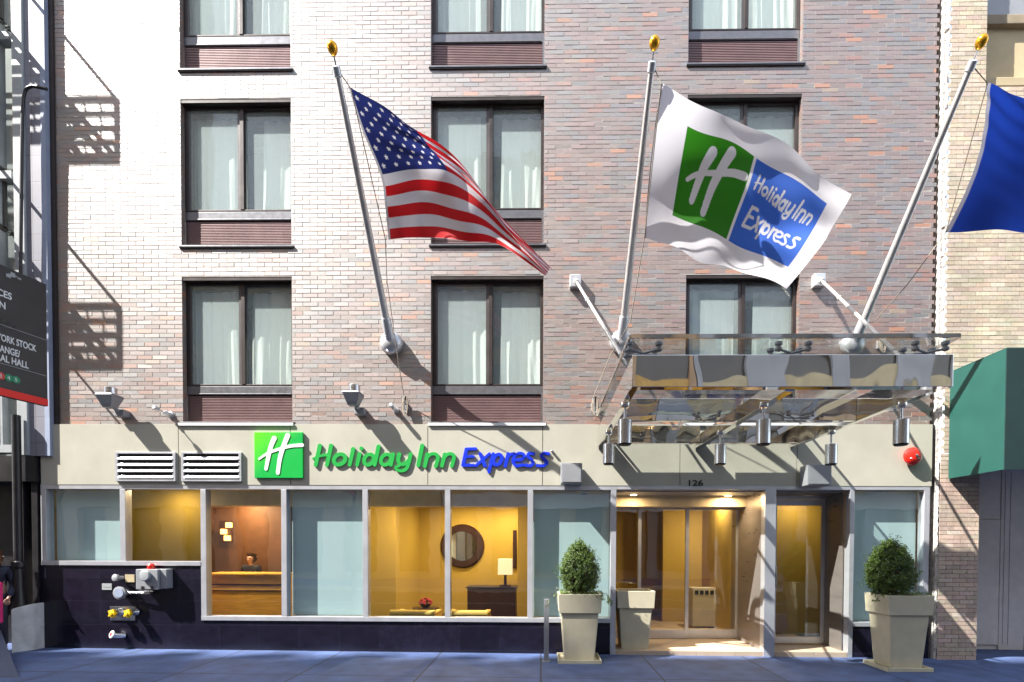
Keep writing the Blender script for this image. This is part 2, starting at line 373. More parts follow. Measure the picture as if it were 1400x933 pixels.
# ------------------------------------------------------------------ bricks
def pal(ps):
    def f():
        r = random.random(); a = 0
        for w, c in ps:
            a += w
            if r < a: break
        k = random.uniform(.96, 1.20); return tuple(min(1, v * k * random.uniform(.95, 1.05)) for v in c)
    return f
DARKPAL = pal([(.34, (.185, .108, .087)), (.28, (.18, .120, .100)), (.19, (.155, .128, .117)), (.09, (.14, .125, .122)), (.07, (.25, .108, .066)), (.02, (.36, .135, .05)), (.01, (.26, .17, .10))])
CREAMPAL = pal([(.5, (.58, .49, .375)), (.3, (.55, .46, .35)), (.2, (.60, .52, .41))])
PINKPAL = pal([(.5, (.56, .44, .36)), (.3, (.52, .41, .33)), (.2, (.60, .48, .40))])
def brick_mesh(x0, x1, z0, z1, holes, y, palette, bl=.237, ch=.0678, joint=.0105, depth=.008, tooth_r=0.0, tooth_l=0.0, palz=None, colof=None):
    mb = MB(); nrow = int(math.ceil((z1 - z0) / ch))
    for r in range(nrow):
        za = z0 + r * ch; zb = min(za + ch - joint, z1)
        if zb - za < .01: continue
        off = (r % 2) * bl / 2 + random.uniform(-.004, .004)
        xr = x1 + (tooth_r if r % 2 else 0); xl = x0 - (tooth_l if r % 2 else 0)
        segs = [(xl, xr)]
        for hx0, hx1, hz0, hz1 in holes:
            if zb > hz0 and za < hz1:
                ns = []
                for a, b in segs:
                    if hx1 <= a or hx0 >= b: ns.append((a, b)); continue
                    if hx0 > a: ns.append((a, hx0))
                    if hx1 < b: ns.append((hx1, b))
                segs = ns
        for a, b in segs:
            i0 = int(math.floor((a - x0 - off) / bl)) ; x = x0 + off + i0 * bl
            while x < b:
                xa = max(x, a); xb = min(x + bl - joint, b); x += bl
                if xb - xa < .02: continue
                if xb + joint >= b - .001 and xb < b: xb = b
                dy = random.uniform(-.0012, .0012); t1 = random.gauss(0, .0004); t2 = random.gauss(0, .0005)
                yy = y + dy; c = (palz(za) if palz else palette())
                f = [(xa, yy - t1 - t2, za), (xb, yy + t1 - t2, za), (xb, yy + t1 + t2, zb), (xa, yy - t1 + t2, zb)]
                k = [(px_, y + depth, pz_) for px_, _, pz_ in f]
                mb.add(f + k, [(0, 1, 2, 3), (1, 0, 4, 5), (2, 1, 5, 6), (3, 2, 6, 7), (0, 3, 7, 4)], c)
    return mb
def sheet_with_holes(mb, x0, x1, z0, z1, holes, y):
    xs = sorted({x0, x1, *[min(max(h[i], x0), x1) for h in holes for i in (0, 1)]}); zs = sorted({z0, z1, *[min(max(h[i], z0), z1) for h in holes for i in (2, 3)]})
    for i in range(len(xs) - 1):
        for j in range(len(zs) - 1):
            cx, cz = (xs[i] + xs[i + 1]) / 2, (zs[j] + zs[j + 1]) / 2
            if any(h[0] < cx < h[1] and h[2] < cz < h[3] for h in holes): continue
            mb.quad((xs[i], y, zs[j]), (xs[i + 1], y, zs[j]), (xs[i + 1], y, zs[j + 1]), (xs[i], y, zs[j + 1]))

# ================================================================== HOTEL
hotel = empty('hotel_building', (0, 0, 0), 'multi-storey hotel with mauve and grey glazed brick above a cream fascia and shopfront', 'building')
HX0, HX1 = XX(59), XX(1268)
FT, FB = P(740, 581).z, P(740, 665).z          # fascia top and bottom
TOPZ = 11.2
WH = 2.24
cols = [(XX(248.5, 0, 380), XX(399, 0, 380)), (XX(589, 0, 380), XX(743.5, 0, 380)), (XX(938, 0, 380), XX(1093.5, 0, 380))]
rows = [ZZ(577), ZZ(334), ZZ(90)]
holes = [(a, b, z, z + WH) for z in rows for a, b in cols]
mb = brick_mesh(HX0, HX1, FT, TOPZ, holes, 0, DARKPAL, tooth_r=.035)
mb.build('brick_wall', M['brick'], hotel)
mb = MB(); sheet_with_holes(mb, HX0, HX1, 0, TOPZ, holes + [(XX(57), XX(1268), -1, FB)], .0022)
for (a, b, z, z2) in holes:
    for q in (((a, z), (a, z2)), ((b, z2), (b, z)), ((a, z2), (b, z2)), ((b, z), (a, z))):
        (xa, za), (xb, zb) = q; mb.quad((xa, .0065, za), (xb, .0065, zb), (xb, 1.1, zb), (xa, 1.1, za))
mb.quad((HX1, .0065, 0), (HX1, 6, 0), (HX1, 6, TOPZ), (HX1, .0065, TOPZ)); mb.quad((HX0, .0065, 0), (HX0, 6, 0), (HX0, 6, TOPZ), (HX0, .0065, TOPZ))
mb.quad((HX0, .0065, TOPZ), (HX1, .0065, TOPZ), (HX1, 6, TOPZ), (HX0, 6, TOPZ))
mb.build('mortar_bed', M['mortar'], hotel)
mb = MB()
for (a, b, z, z2) in holes: mb.box(a, b, 1.1, 1.12, z - .1, z2 + .1)
mb.box(HX0, HX1, 5.9, 6, 0, TOPZ); mb.build('room_backing', M['dark'], hotel)

def make_window(a, b, z):
    w = b - a; z2 = z + WH
    f = MB(); e = .055
    f.box(a + .002, a + e, .09, .17, z + .58, z2 - .002); f.box(b - e, b - .002, .09, .17, z + .58, z2 - .002)
    f.box(a + e, b - e, .09, .17, z2 - .085, z2 - .002); f.box(a + e, b - e, .09, .17, z + .585, z + .61)
    cx = a + w * .525; f.box(cx - .028, cx + .030, .083, .165, z + .61, z2 - .085)
    win = f.build('window', M['bronze'], hotel, bevel=.003)
    sf = MB(); sf.box(cx - .072, cx - .03, .10, .125, z + .612, z2 - .087); sf.box(a + e + .001, a + e + .03, .10, .125, z + .612, z2 - .087)
    sf.build('sash_stile', M['stile'], win)
    MB().box(a + e + .031, cx - .073, .108, .110, z + .61, z2 - .085).build('pane', M['glass'], win)
    MB().box(cx + .031, b - e, .140, .142, z + .61, z2 - .085).build('pane', M['glass'], win)
    r = MB(); r.box(a + .003, b - .003, .092, .16, z + .445, z + .578); r.box(a + .03, b - .06, .085, .0915, z + .45, z + .468)
    r.build('transom_rail', M['sill_al'], win, bevel=.004)
    l = MB(); n = 16; zt = z + .435; zb = z + .035
    l.box(a + .003, b - .003, .148, .152, z + .003, z + .443)
    for k in range(n):
        q = zb + (zt - zb) * k / n; h = (zt - zb) / n
        l.add([(a + .003, .102, q), (b - .035, .102, q), (b - .035, .102, q + h * .45), (a + .003, .102, q + h * .45), (a + .003, .142, q + h), (b - .035, .142, q + h)],
              [(0, 1, 2, 3), (3, 2, 5, 4)])
    l.build('louver_grille', M['louver'], win)
    MB().box(b - .034, b - .004, .08, .13, z + .003, z + .443).build('edge_trim', M['sill_al'], win)
    jb = MB(); jc = MB()
    for r_ in range(int(WH / .0678) + 1):
        za = z + r_ * .0678; zb_ = min(za + .0588, z2)
        if zb_ > za: jb.box(a, a + .006, .008, .082, za, zb_, DARKPAL()); jc.box(b - .006, b, .008, .082, za, zb_, DARKPAL())
    jb.build('brick_jamb', M['brick'], win); jc.build('brick_jamb', M['brick'], win)
    s = MB(); s.box(a - .03, b + .035, -.028, .075, z - .03, z - .004); s.build('sill', M['sill_al'], win, bevel=.003)
    MB().box(a - .02, b + .025, -.02, .012, z - .048, z - .032).build('sill_apron', M['bronze'], win)
    MB().box(a + .006, b - .006, .006, .082, z2 - .05, z2 - .001).build('lintel', M['bronze'], win)
    return win

def make_curtain(a, b, z, label, seed):
    rnd = random.Random(seed); w = b - a; cx = a + w * .525
    root = empty('sheer_curtain', ((a + b) / 2, .2, z + .6), label, 'curtain', 'sheer curtains in the hotel windows')
    for (xa, xb, yy, gap, lean) in ((a + .03, cx - .02 - rnd.choice([0, 0, .06, .16]), .26, rnd.uniform(0, .05), 0), (cx + .04 + rnd.choice([0, .06, .12, .2]), b - .02, .30, 0, .03)):
        nx, nz = 150, 12; ph = [rnd.uniform(0, 6.28) for _ in range(5)]; fr = [rnd.uniform(30, 44), rnd.uniform(60, 80), rnd.uniform(12, 20), 7, 3]
        am = [.012, .004, .012, .006, .004]; vs = []
        for j in range(nz + 1):
            t = j / nz; zz = z + .55 + (WH - .66) * t
            for i in range(nx + 1):
                s = i / nx; x = xa + (xb - xa) * s - lean * (1 - t) * (1 - s)
                k = sum(am[q] * math.sin(fr[q] * (x - a) * (1 + .03 * math.sin(3 * t + ph[q])) + ph[q] + .5 * t * math.sin(ph[q])) for q in range(5))
                vs.append((x, yy + k * (1.15 - .45 * t), zz))
        m = MB(); m.add(vs, [(j * (nx + 1) + i, j * (nx + 1) + i + 1, (j + 1) * (nx + 1) + i + 1, (j + 1) * (nx + 1) + i) for j in range(nz) for i in range(nx)])
        o = m.build('curtain_panel', M['curtain'], root, smooth=True)
        MB().box(xa - .01, xb + .01, yy - .012, yy + .012, z + WH - .115, z + WH - .1).build('curtain_track', M['sill_al'], root)
    return root
pos_c = ['left', 'middle', 'right']
floorname = ['just above the cream fascia', 'one floor above the fascia', 'at the top edge of the photo']
clab = [['leaning away from the dark mullion, beside the first floodlight', 'above the blue lettering, beside a flagpole cup', 'behind the canopy glass edge'],
        ['with bright pleats, left of the striped flag', 'partly behind the striped flag', 'mostly behind the white logo flag'],
        ['cut off by the photo top, left column', 'cut off by the photo top, middle column', 'cut off by the photo top, right column']]
for r, z in enumerate(rows):
    for c, (a, b) in enumerate(cols):
        make_window(a, b, z)
        make_curtain(a, b, z, 'pale aqua sheer curtain ' + clab[r][c], r * 3 + c + 5)

# fascia panels
seams = [55, 244, 397, 585, 742, 930, 1090, 1275]
for i in range(7):
    a, b = XX(seams[i], -.05, 620) + .005, XX(seams[i + 1], -.05, 620) - .005
    MB().box(a, b, -.05, -.02, FB + .005, FT - .004).build('fascia_panel', M['fascia'], hotel, bevel=.002)
MB().box(XX(55) + .01, XX(1275) - .01, -.018, .005, FB, FT - .003).build('fascia_backing', M['rubber'], hotel)
for a, b in cols: MB().box(a - .03, b + .04, -.075, -.052, FT - .03, FT + .012).build('flashing', M['white'], hotel, bevel=.002)

# storefront
ST = ZZ(664); SG = ZZ(848); SL = ZZ(773)
def fx(p): return XX(p, -.04, 760)
frame = MB()
W = .042
mull = [60.5, 168.5, 278.5, 388.5, 499.5, 612, 725, 838.5]
def vbar(px, z0, z1, w=W, y0=-.045, y1=.09):
    x = fx(px); frame.box(x - w, x + w, y0, y1, z0, z1)
GT = ST - .075
for p in (60.5, 168.5): vbar(p, SL + .038, GT)
for p in (278.5, 388.5, 499.5, 612, 725): vbar(p, SG + .038, GT)
vbar(838.5, gz(1) + .0, GT)
frame.box(fx(60.5) - W, fx(838.5) + W, -.045, .09, GT, ST)
frame.box(fx(838.5) + W, fx(1266) + W, -.045, .09, GT + .01, ST)
frame.box(fx(60.5) - W, fx(278.5) - W - .001, -.05, .09, SL - .032, SL + .038)
frame.box(fx(278.5) - W, fx(838.5) - W - .001, -.05, .09, SG - .032, SG + .038)
RB = ZZ(851)
frame.box(fx(1164) - W * .8, fx(1164) + W * .8, -.045, .09, gz(5), GT + .01); frame.box(fx(1266) - W, fx(1266) + W, -.045, .09, RB - .03, GT + .01)
frame.box(fx(1164) + W * .8, fx(1266) - W, -.05, .09, RB - .03, RB + .035)
frame.box(fx(1045), fx(1060), -.05, .09, gz(3.7), GT + .01)
frame.build('shopfront_frame', M['alu'], hotel, bevel=.004)
def pane(p0, p1, z0, name='shop_pane', m='shopglass'):
    MB().box(fx(p0) + W, fx(p1) - W, .018, .026, z0 + .038, GT).build(name, M[m], hotel)
for i in range(7):
    z0 = SL if i < 2 else SG
    pane(mull[i], mull[i + 1], z0)
    if i in (0, 3, 6):
        MB().box(fx(mull[i]) + W + .002, fx(mull[i + 1]) - W - .002, .13, .15, z0 + .04, GT - .002).build('aqua_panel', M['aqua'], hotel)
pane(1164, 1266, RB)
MB().box(fx(1164) + W, fx(1266) - W, .13, .15, RB + .036, GT).build('aqua_panel', M['aqua'], hotel)
g = MB(); g.box(fx(53), fx(278.5) - W, -.03, .2, -.2, SL - .034); g.box(fx(278.5) - W, fx(838.5) - W, -.0305, .2, -.2, SG - .034)
g.build('granite_base', M['granite'], hotel)
MB().box(fx(1164) + W, fx(1272), -.03, .2, -.2, RB - .032).build('granite_base', M['granite'], hotel)
MB().box(fx(49), fx(55), -.045, .1, -.2, ZZ(806)).build('granite_pilaster', M['granite'], hotel)

# interior shell
X0, X1 = fx(60.5), fx(838.5)
MB().box(X0, X1 + .02, .2, 4.3, -.02, .0).build('lobby_floor', M['floor'], hotel)
MB().box(X0, fx(1275), .1, 4.3, 2.62, 2.66).build('lobby_ceiling', M['ceil'], hotel)
iw = MB(); iw.box(X0, fx(1275), 4.2, 4.3, 0, 2.62); iw.box(X0 - .05, X0, .2, 4.2, 0, 2.62)
iw.box(-6.85, -6.77, 1.01, 4.2, 0, 2.62)                       # partition by the reception
iw.box(XX(150, .9), XX(275, .9), .9, 1.0, 0, 2.62)                                # ochre wall behind second window
iw.box(XX(390, .6), XX(541, 2.2), 2.2, 2.3, 0, 2.62); iw.box(XX(541, 2.2) - .06, XX(541, 2.2), 2.3, 4.2, 0, 2.62)
iw.box(XX(708, 2.6), XX(745, 2.6), 2.6, 2.7, 0, 2.62); iw.box(fx(838.5) - .04, fx(838.5) + .04, .2, 4.2, 0, 2.62)
iw.build('lobby_wall', M['yellow'], hotel)
MB().box(XX(285, .8), XX(1040, .8), .7, .95, 2.30, 2.615).build('ceiling_soffit', M['ceil'], hotel)
# entrance recess
EX0, EX1 = fx(838.5) + W, fx(1045); DY = 1.04
MB().box(EX0, EX1 + .02, -.04, 4.2, gz(2) - .1, .012).build('entry_floor', M['vfloor'], hotel)
sof = MB(); sof.box(EX0, EX1, .09, DY, GT - .01, GT + .03); sof.box(fx(1060), fx(1160), .09, .62, GT - .01, GT + .03); sof.build('entry_soffit', M['greybox'], hotel)
MB().box(EX1 + .002, fx(1060) - .002, .092, DY + .3, .012, GT).build('entry_side_wall', M['stone'], hotel)
MB().box(EX0 - .03, EX0 - .001, .092, DY + .1, .012, GT).build('entry_side_wall', M['stone'], hotel)
MB().box(EX0, EX1, DY - .06, DY + .06, ZZ(690, DY, 940), GT - .01).build('door_header', M['alu'], hotel, bevel=.004)
hz = ZZ(690, DY, 940)
def leaf(pa, pb, y, name):
    a, b = XX(pa, y, 780), XX(pb, y, 780); t = .055
    f = MB(); f.box(a, a + t, y - .02, y + .025, .02, hz - .004); f.box(b - t, b, y - .02, y + .025, .02, hz - .004)
    f.box(a + t, b - t, y - .02, y + .025, hz - .09, hz - .004); f.box(a + t, b - t, y - .02, y + .025, .02, .17)
    o = f.build(name, M['alu'], hotel, bevel=.003)
    MB().box(a + t, b - t, y, y + .006, .17, hz - .09).build('pane', M['shopglass'], o)
    return o
leaf(872, 941, DY, 'sliding_door'); leaf(937, 1010, DY + .05, 'sliding_door'); leaf(826, 876, DY + .05, 'door_sidelight')
MB().box(XX(930, DY), XX(955, DY), DY - .085, DY - .062, hz + .01, hz + .04).build('door_sensor', M['black'], hotel)
MB().box(XX(1009, DY), EX1, DY - .03, DY + .06, .012, hz).build('door_jamb', M['alu'], hotel)
# second door
DY2 = .6
a2, b2 = XX(1052, DY2, 780), XX(1133, DY2, 780); h2 = GT - .02
fr = MB(); fr.box(a2 - .05, a2, DY2 - .05, DY2 + .05, .012, h2); fr.box(b2 - .06, b2, DY2 - .05, DY2 + .05, .012, h2); fr.box(a2, b2 - .06, DY2 - .05, DY2 + .05, h2 - .06, h2)
fr.build('door_frame', M['alu'], hotel, bevel=.003)
a3, b3 = a2 + .004, b2 - .064
f = MB(); f.box(a3, a3 + .10, DY2 - .02, DY2 + .02, .03, h2 - .065); f.box(b3 - .07, b3, DY2 - .02, DY2 + .02, .03, h2 - .065); f.box(a3 + .1, b3 - .07, DY2 - .02, DY2 + .02, h2 - .16, h2 - .065); f.box(a3 + .1, b3 - .07, DY2 - .02, DY2 + .02, .03, .14)
gd = f.build('glass_door', M['alu'], hotel, bevel=.003)
MB().box(a3 + .1, b3 - .07, DY2 - .004, DY2 + .004, .14, h2 - .16).build('pane', M['shopglass'], gd)
hx = XX(1061, .5, 830); MB().tube([(hx, DY2 - .02, .98), (hx, DY2 - .09, .98), (hx, DY2 - .09, 1.0), (hx, DY2 - .09, 1.28), (hx, DY2 - .09, 1.30), (hx, DY2 - .02, 1.30)], .013).build('handle', M['steel'], gd, smooth=True)
MB().box(b2 + .002, fx(1160), DY2, DY2 + .02, 0, GT).build('entry_side_wall', M['stone'], hotel)
MB().box(fx(1160) - .02, fx(1160), .092, DY2, .012, GT).build('entry_side_wall', M['stone'], hotel)
MB().box(fx(1060), fx(1160), -.04, 1.6, gz(4) - .1, .01).build('entry_floor', M['vfloor'], hotel)
vw = MB(); vw.box(XX(1010, DY) - .0, XX(1010, DY) + .08, DY + .12, 3.6, .012, 2.6); vw.box(XX(905, 3.2), XX(1010, DY) + .0, 3.1, 3.2, .012, 2.6)
vw.box(fx(1060) - .1, fx(1290), 1.7, 1.8, .012, 2.6); vw.build('vestibule_wall', M['yellow'], hotel)
# house number
mb = text_mb('126', .125, (1, 0, 0), (0, 0, 1), (XX(938, -.05), -.054, ZZ(664, -.05)), depth=.006, width=.22, bold=.003)
num = mb.build('house_number', M['black'], None, org=(XX(948), -.054, ZZ(660))); tag(num, 'small black house number 126 on the fascia above the entrance', 'house number')

# ================================================================== signs
SY = -.055
lg = empty('logo_sign', (XX(381, SY), SY, ZZ(622, SY)), 'square green box sign with a white brush-stroke H on the fascia', 'sign')
x0, x1, z0, z1 = XX(347.5, -.09, 620), XX(414, -.09, 620), ZZ(654.5, -.09), ZZ(591, -.09)
gm = mat('sign_green_gradient', (.01, .42, .05), .35)
nt = gm.node_tree; tc = nt.nodes.new('ShaderNodeTexCoord'); sp = nt.nodes.new('ShaderNodeSeparateXYZ'); nt.links.new(tc.outputs['Generated'], sp.inputs[0])
ms = nt.nodes.new('ShaderNodeMath'); ms.operation = 'SUBTRACT'; nt.links.new(sp.outputs[2], ms.inputs[0]); nt.links.new(sp.outputs[0], ms.inputs[1])
nt.links.new(ramp(nt, ms.outputs[0], [(0.0, (.005, .40, .06)), (.95, (.12, .72, .01))]), nt.nodes['Principled BSDF'].inputs['Base Color'])
MB().box(x0, x1, -.088, -.055, z0, z1).build('sign_box', gm, lg, bevel=.006)
def tf_logo(u, v): return (x0 + (u - 272) / 205 * (x1 - x0), -.0885, z1 - (v - 97) / 193 * (z1 - z0))
LH = [(p, a, b) for p, a, b in LOGO_H]
outline_mesh(LH, 2.2, tf_logo, .006, 'letter', M['white'], lg)
ls = empty('lettering_sign', (XX(590, SY), SY, ZZ(625, SY)), 'raised green and blue hotel name lettering on the cream fascia', 'sign')
def tf_sign(u, v):
    p = P(420 + u / 7.778, 590 + v / 7.778, -.077); return (p.x, -.056, p.z)
def groups(st, cuts):
    out = []; i = 0
    for n in cuts: out.append(st[i:i + n]); i += n
    return out
for k, gset in enumerate(groups(HOL, [3, 1, 1, 2, 2, 2, 2, 1, 2, 2])): outline_mesh(gset, 5.2, tf_sign, .018, 'letter', M['green'], ls)
for k, gset in enumerate(groups(EXP, [4, 2, 2, 2, 1, 1, 1])): outline_mesh(gset, 5.0, tf_sign, .018, 'letter', M['blue'], ls)
c = tf_sign(2605, 212); MB().lathe((c[0], -.058, c[2]), (0, -1, 0), [(0, .02), (.04, .02), (.045, .012)]).build('registered_mark', M['steel'], ls, smooth=True)

# louvre vents
def vent(pa, pb, label):
    a, b = XX(pa, -.06, 640), XX(pb, -.06, 640); z0, z1 = ZZ(659.5, -.06), ZZ(619, -.06)
    r = empty('louvre_vent', ((a + b) / 2, -.05, z0), label, 'vent', 'louvred vents in the fascia'); t = .04
    f = MB(); f.box(a, a + t, -.085, -.052, z0, z1); f.box(b - t, b, -.085, -.052, z0, z1); f.box(a + t, b - t, -.085, -.052, z1 - .028, z1); f.box(a + t, b - t, -.085, -.052, z0, z0 + .045)
    f.build('frame', M['alu'], r, bevel=.003)
    MB().box(a + t, b - t, -.056, -.0525, z0 + .045, z1 - .028).build('backing', M['rubber'], r)
    s = MB(); n = 4; hh = (z1 - .028 - z0 - .045) / n
    for k in range(n):
        q = z0 + .045 + k * hh
        s.add([(a + t, -.092, q), (b - t, -.092, q), (b - t, -.092, q + .016), (a + t, -.092, q + .016), (a + t, -.058, q + hh * .62), (b - t, -.058, q + hh * .62)], [(0, 1, 2, 3), (3, 2, 5, 4)])
    s.build('louvre_slat', M['alu'], r)
vent(159, 241, 'silver louvred vent in the fascia, the one below the first floodlight'); vent(249, 331, 'silver louvred vent in the fascia, the one next to the green logo box')

# ================================================================== canopy
CX0, CX1, CYF = .85, 3.84, -3.1
can = empty('entrance_canopy', (2.4, 0, 3.1), 'mirror steel and glass canopy hanging over the hotel entrance', 'canopy')
ZB, ZT = 3.13, 3.43
MB().box(CX0, CX1, CYF, CYF + .10, ZB, ZT).build('front_beam', M['chrome'], can, bevel=.004)
MB().box(CX0, CX0 + .07, CYF + .101, -.06, ZB + .01, ZT - .01).build('side_beam', M['chrome2'], can, bevel=.004)
MB().box(CX1 - .07, CX1, CYF + .101, -.06, ZB + .01, ZT - .01).build('side_beam', M['chrome2'], can, bevel=.004)
MB().box(2.33, 2.42, CYF + .101, -.06, ZB - .012, ZB + .16).build('centre_beam', M['chrome2'], can, bevel=.004)
for y in (-1.74, -.36):
    MB().box(CX0 + .071, 2.329, y, y + .08, ZB + .015, ZT - .02).build('cross_beam', M['chrome'], can, bevel=.004)
    MB().box(2.421, CX1 - .071, y, y + .08, ZB + .015, ZT - .02).build('cross_beam', M['chrome'], can, bevel=.004)
gz_ = 3.60
for a, b in ((CX0 - .02, 2.37), (2.385, CX1 + .02)):
    MB().box(a, b, CYF - .03, -.06, gz_ - .03, gz_).build('roof_pane', M['roofglass'], can)
e = MB(); e.box(CX0 - .022, CX1 + .022, CYF - .05, CYF - .031, gz_ - .034, gz_ + .004); e.box(CX0 - .04, CX0 - .021, CYF - .03, -.06, gz_ - .034, gz_ + .004); e.box(CX1 + .021, CX1 + .04, CYF - .03, -.06, gz_ - .034, gz_ + .004)
e.build('glass_edge_trim', M['chrome2'], can)
for cx in (CX0 + .12, 2.38, CX1 - .18):
    for cy in (CYF + .1,):
        s = MB(); s.tube([(cx, cy, ZT - .02), (cx, cy, ZT + .05)], .02, 10)
        for dx, dy in ((-.14, -.05), (.14, -.05), (-.14, .12), (.14, .12)):
            s.tube([(cx, cy, ZT + .05), (cx + dx, cy + dy, ZT + .07)], .012, 8); s.lathe((cx + dx, cy + dy, ZT + .05), (0, 0, 1), [(0, .018), (.01, .032), (.03, .032), (.035, .02), (.05, .02), (.06, .034), (.085, .034)], 12)
        s.build('spider_bracket', M['greybox'], can, smooth=True)
for (bx, by), (ex, ey, ez) in (((XX(787, -.06, 386), ZZ(386, -.06)), (CX0 + .02, -2.65, 3.5)), ((XX(1120, -.06, 386), ZZ(386, -.06)), (3.62, -2.75, 3.5))):
    MB().box(bx - .09, bx + .08, -.10, .0, by - .09, by + .10).build('wall_block', M['cup'], can, bevel=.012)
    d = Vector((ex - bx, ey + .1, ez - by)); L = d.length; d.normalize(); b0 = Vector((bx, -.1, by))
    t = MB(); t.tube([b0, b0 + d * .10, b0 + d * .101, b0 + d * (L * .92), b0 + d * (L * .921), b0 + d * L], [.035, .035, .021, .021, .014, .014], 14)
    t.lathe(b0 + d * (L * .3), d, [(0, .021), (.0, .03), (.06, .03), (.06, .021)], 14)
    t.build('tie_rod', M['pole'], can, smooth=True)

# hanging cylinder lights
def cyl_light(x, y):
    r = empty('cylinder_light', (x, y, 3.13), None, 'lamp', 'brushed steel cylinder lights under the canopy')
    MB().tube([(x, y, 2.94), (x, y, 3.13)], .014, 10).build('stem', M['steel'], r, smooth=True)
    MB().lathe((x, y, 3.075), (0, 0, 1), [(0, .04), (.02, .05), (.052, .05)], 16).build('ceiling_rose', M['chrome2'], r, smooth=True)
    MB().lathe((x, y, 2.70), (0, 0, 1), [(0, .069), (.0, .072), (.245, .072), (.25, .067)], 28).build('shade', M['steel'], r, smooth=True)
    MB().lathe((x, y, 2.685), (0, 0, 1), [(0, .06), (.013, .066)], 24).build('lens', M['rubber'], r)
    return r
l0 = cyl_light(.87, -2.57)
lab6 = ['front row cylinder light at the outer end near the pulley and rope', 'front row cylinder light in the middle under the centre beam', 'front row cylinder light above and beside the red bell',
        'smaller-looking back row cylinder light over the grey wall speaker nearer the lettering', 'back row cylinder light hanging above the house number', 'back row cylinder light in front of the blue-grey speaker above the side door']
pts6 = [(.87, -2.57), (2.31, -2.57), (3.73, -2.57), (.87, -1.28), (2.31, -1.28), (3.73, -1.28)]
for i, (x, y) in enumerate(pts6):
    o = l0 if i == 0 else copy_tree(l0)
    o.location = (x, y, 3.13); o['label'] = lab6[i]

# ================================================================== flagpoles
def flagpole(px, py, L, label, cleat, hal, glabel='outrigger flagpoles on the facade'):
    b = P(px, py, -.1); x, z = b.x, b.z
    r = empty('flagpole', (x, 0, z), label, 'flagpole', glabel)
    s = MB(); s.lathe((x, 0.02, z), (0, -1, 0), [(0, .14), (.04, .17), (.09, .175), (.14, .155), (.18, .11), (.2, .04)], 32); s.build('base_cup', M['cup'], r, smooth=True)
    d = Vector((0, -.68, .735)).normalized(); p0 = Vector((x, -.06, z - .04))
    MB().tube([p0, p0 + d * .40, p0 + d * .42], [.075, .068, .058], 20).build('collar', M['cup'], r, smooth=True)
    MB().tube([p0 + d * .35, p0 + d * .9, p0 + d * (L - .06)], [.052, .05, .032], 20).build('pole', M['pole'], r, smooth=True)
    t = p0 + d * (L - .06)
    MB().tube([t - d * .04, t - d * .03, t + d * .05, t + d * .06], [.036, .045, .045, .03], 16).build('truck', M['cup'], r, smooth=True)
    MB().tube([t + d * .05, t + d * .17], .009, 8).build('finial_stem', M['steel'], r)
    MB().lathe(t + d * .13, d, [(0, .005), (.008, .025), (.03, .045), (.06, .056), (.09, .056), (.115, .042), (.13, .02), (.135, .003)], 20).build('finial', M['gold'], r, smooth=True)
    MB().tube([t + Vector((.03, 0, 0))] + hal, .006, 6).build('halyard', M['rope'], r)
    c = cleat; m = MB(); m.box(c.x - .035, c.x + .035, -.03, 0, c.z - .06, c.z + .06); m.tube([(c.x, -.02, c.z + .05), (c.x, -.07, c.z + .05)], .012, 8); m.tube([(c.x, -.02, c.z - .05), (c.x, -.07, c.z - .05)], .012, 8)
    m.tube([(c.x - .02, -.075, c.z + .12), (c.x, -.07, c.z + .05), (c.x, -.07, c.z - .05), (c.x + .02, -.075, c.z - .11)], .014, 8); m.build('cleat', M['cup'], r, smooth=True)
    rp = MB()
    for k in range(7):
        w = .03 + .006 * (k % 3); rp.tube([(c.x + w * math.cos(a_) + .004 * k, -.06 - .004 * k, c.z + (.10 + .008 * k) * math.sin(a_)) for a_ in [i * math.pi / 8 for i in range(17)]], .006, 6)
    rp.build('rope_coil', M['rope'], r)
    return r, t
c1 = P(553, 555, -.06)
flagpole(534, 468, 3.12, 'steel flagpole carrying the striped flag, rope tied near the lettering', c1,
         [P(480, 122, -2.0), P(527, 328, -1.1), P(529, 385, -.9), P(546, 505, -.3), P(552, 540, -.08)])
c2 = P(812, 556, -.06)
flagpole(850, 466, 3.12, 'steel flagpole carrying the white logo flag beside the canopy', c2,
         [P(904, 115, -2.15), P(881, 325, -1.15), P(862, 440, -.6), P(834, 487, -.3), P(811, 545, -.08)])
c3 = P(1236, 566, -.06)
flagpole(1168, 470, 3.14, 'steel flagpole carrying the plain blue flag, crossing the cream brick wall', P(1205, 470, -.06),
         [P(1350, 114, -2.1), P(1293, 318, -1.2), P(1240, 390, -.8), P(1195, 440, -.1)])

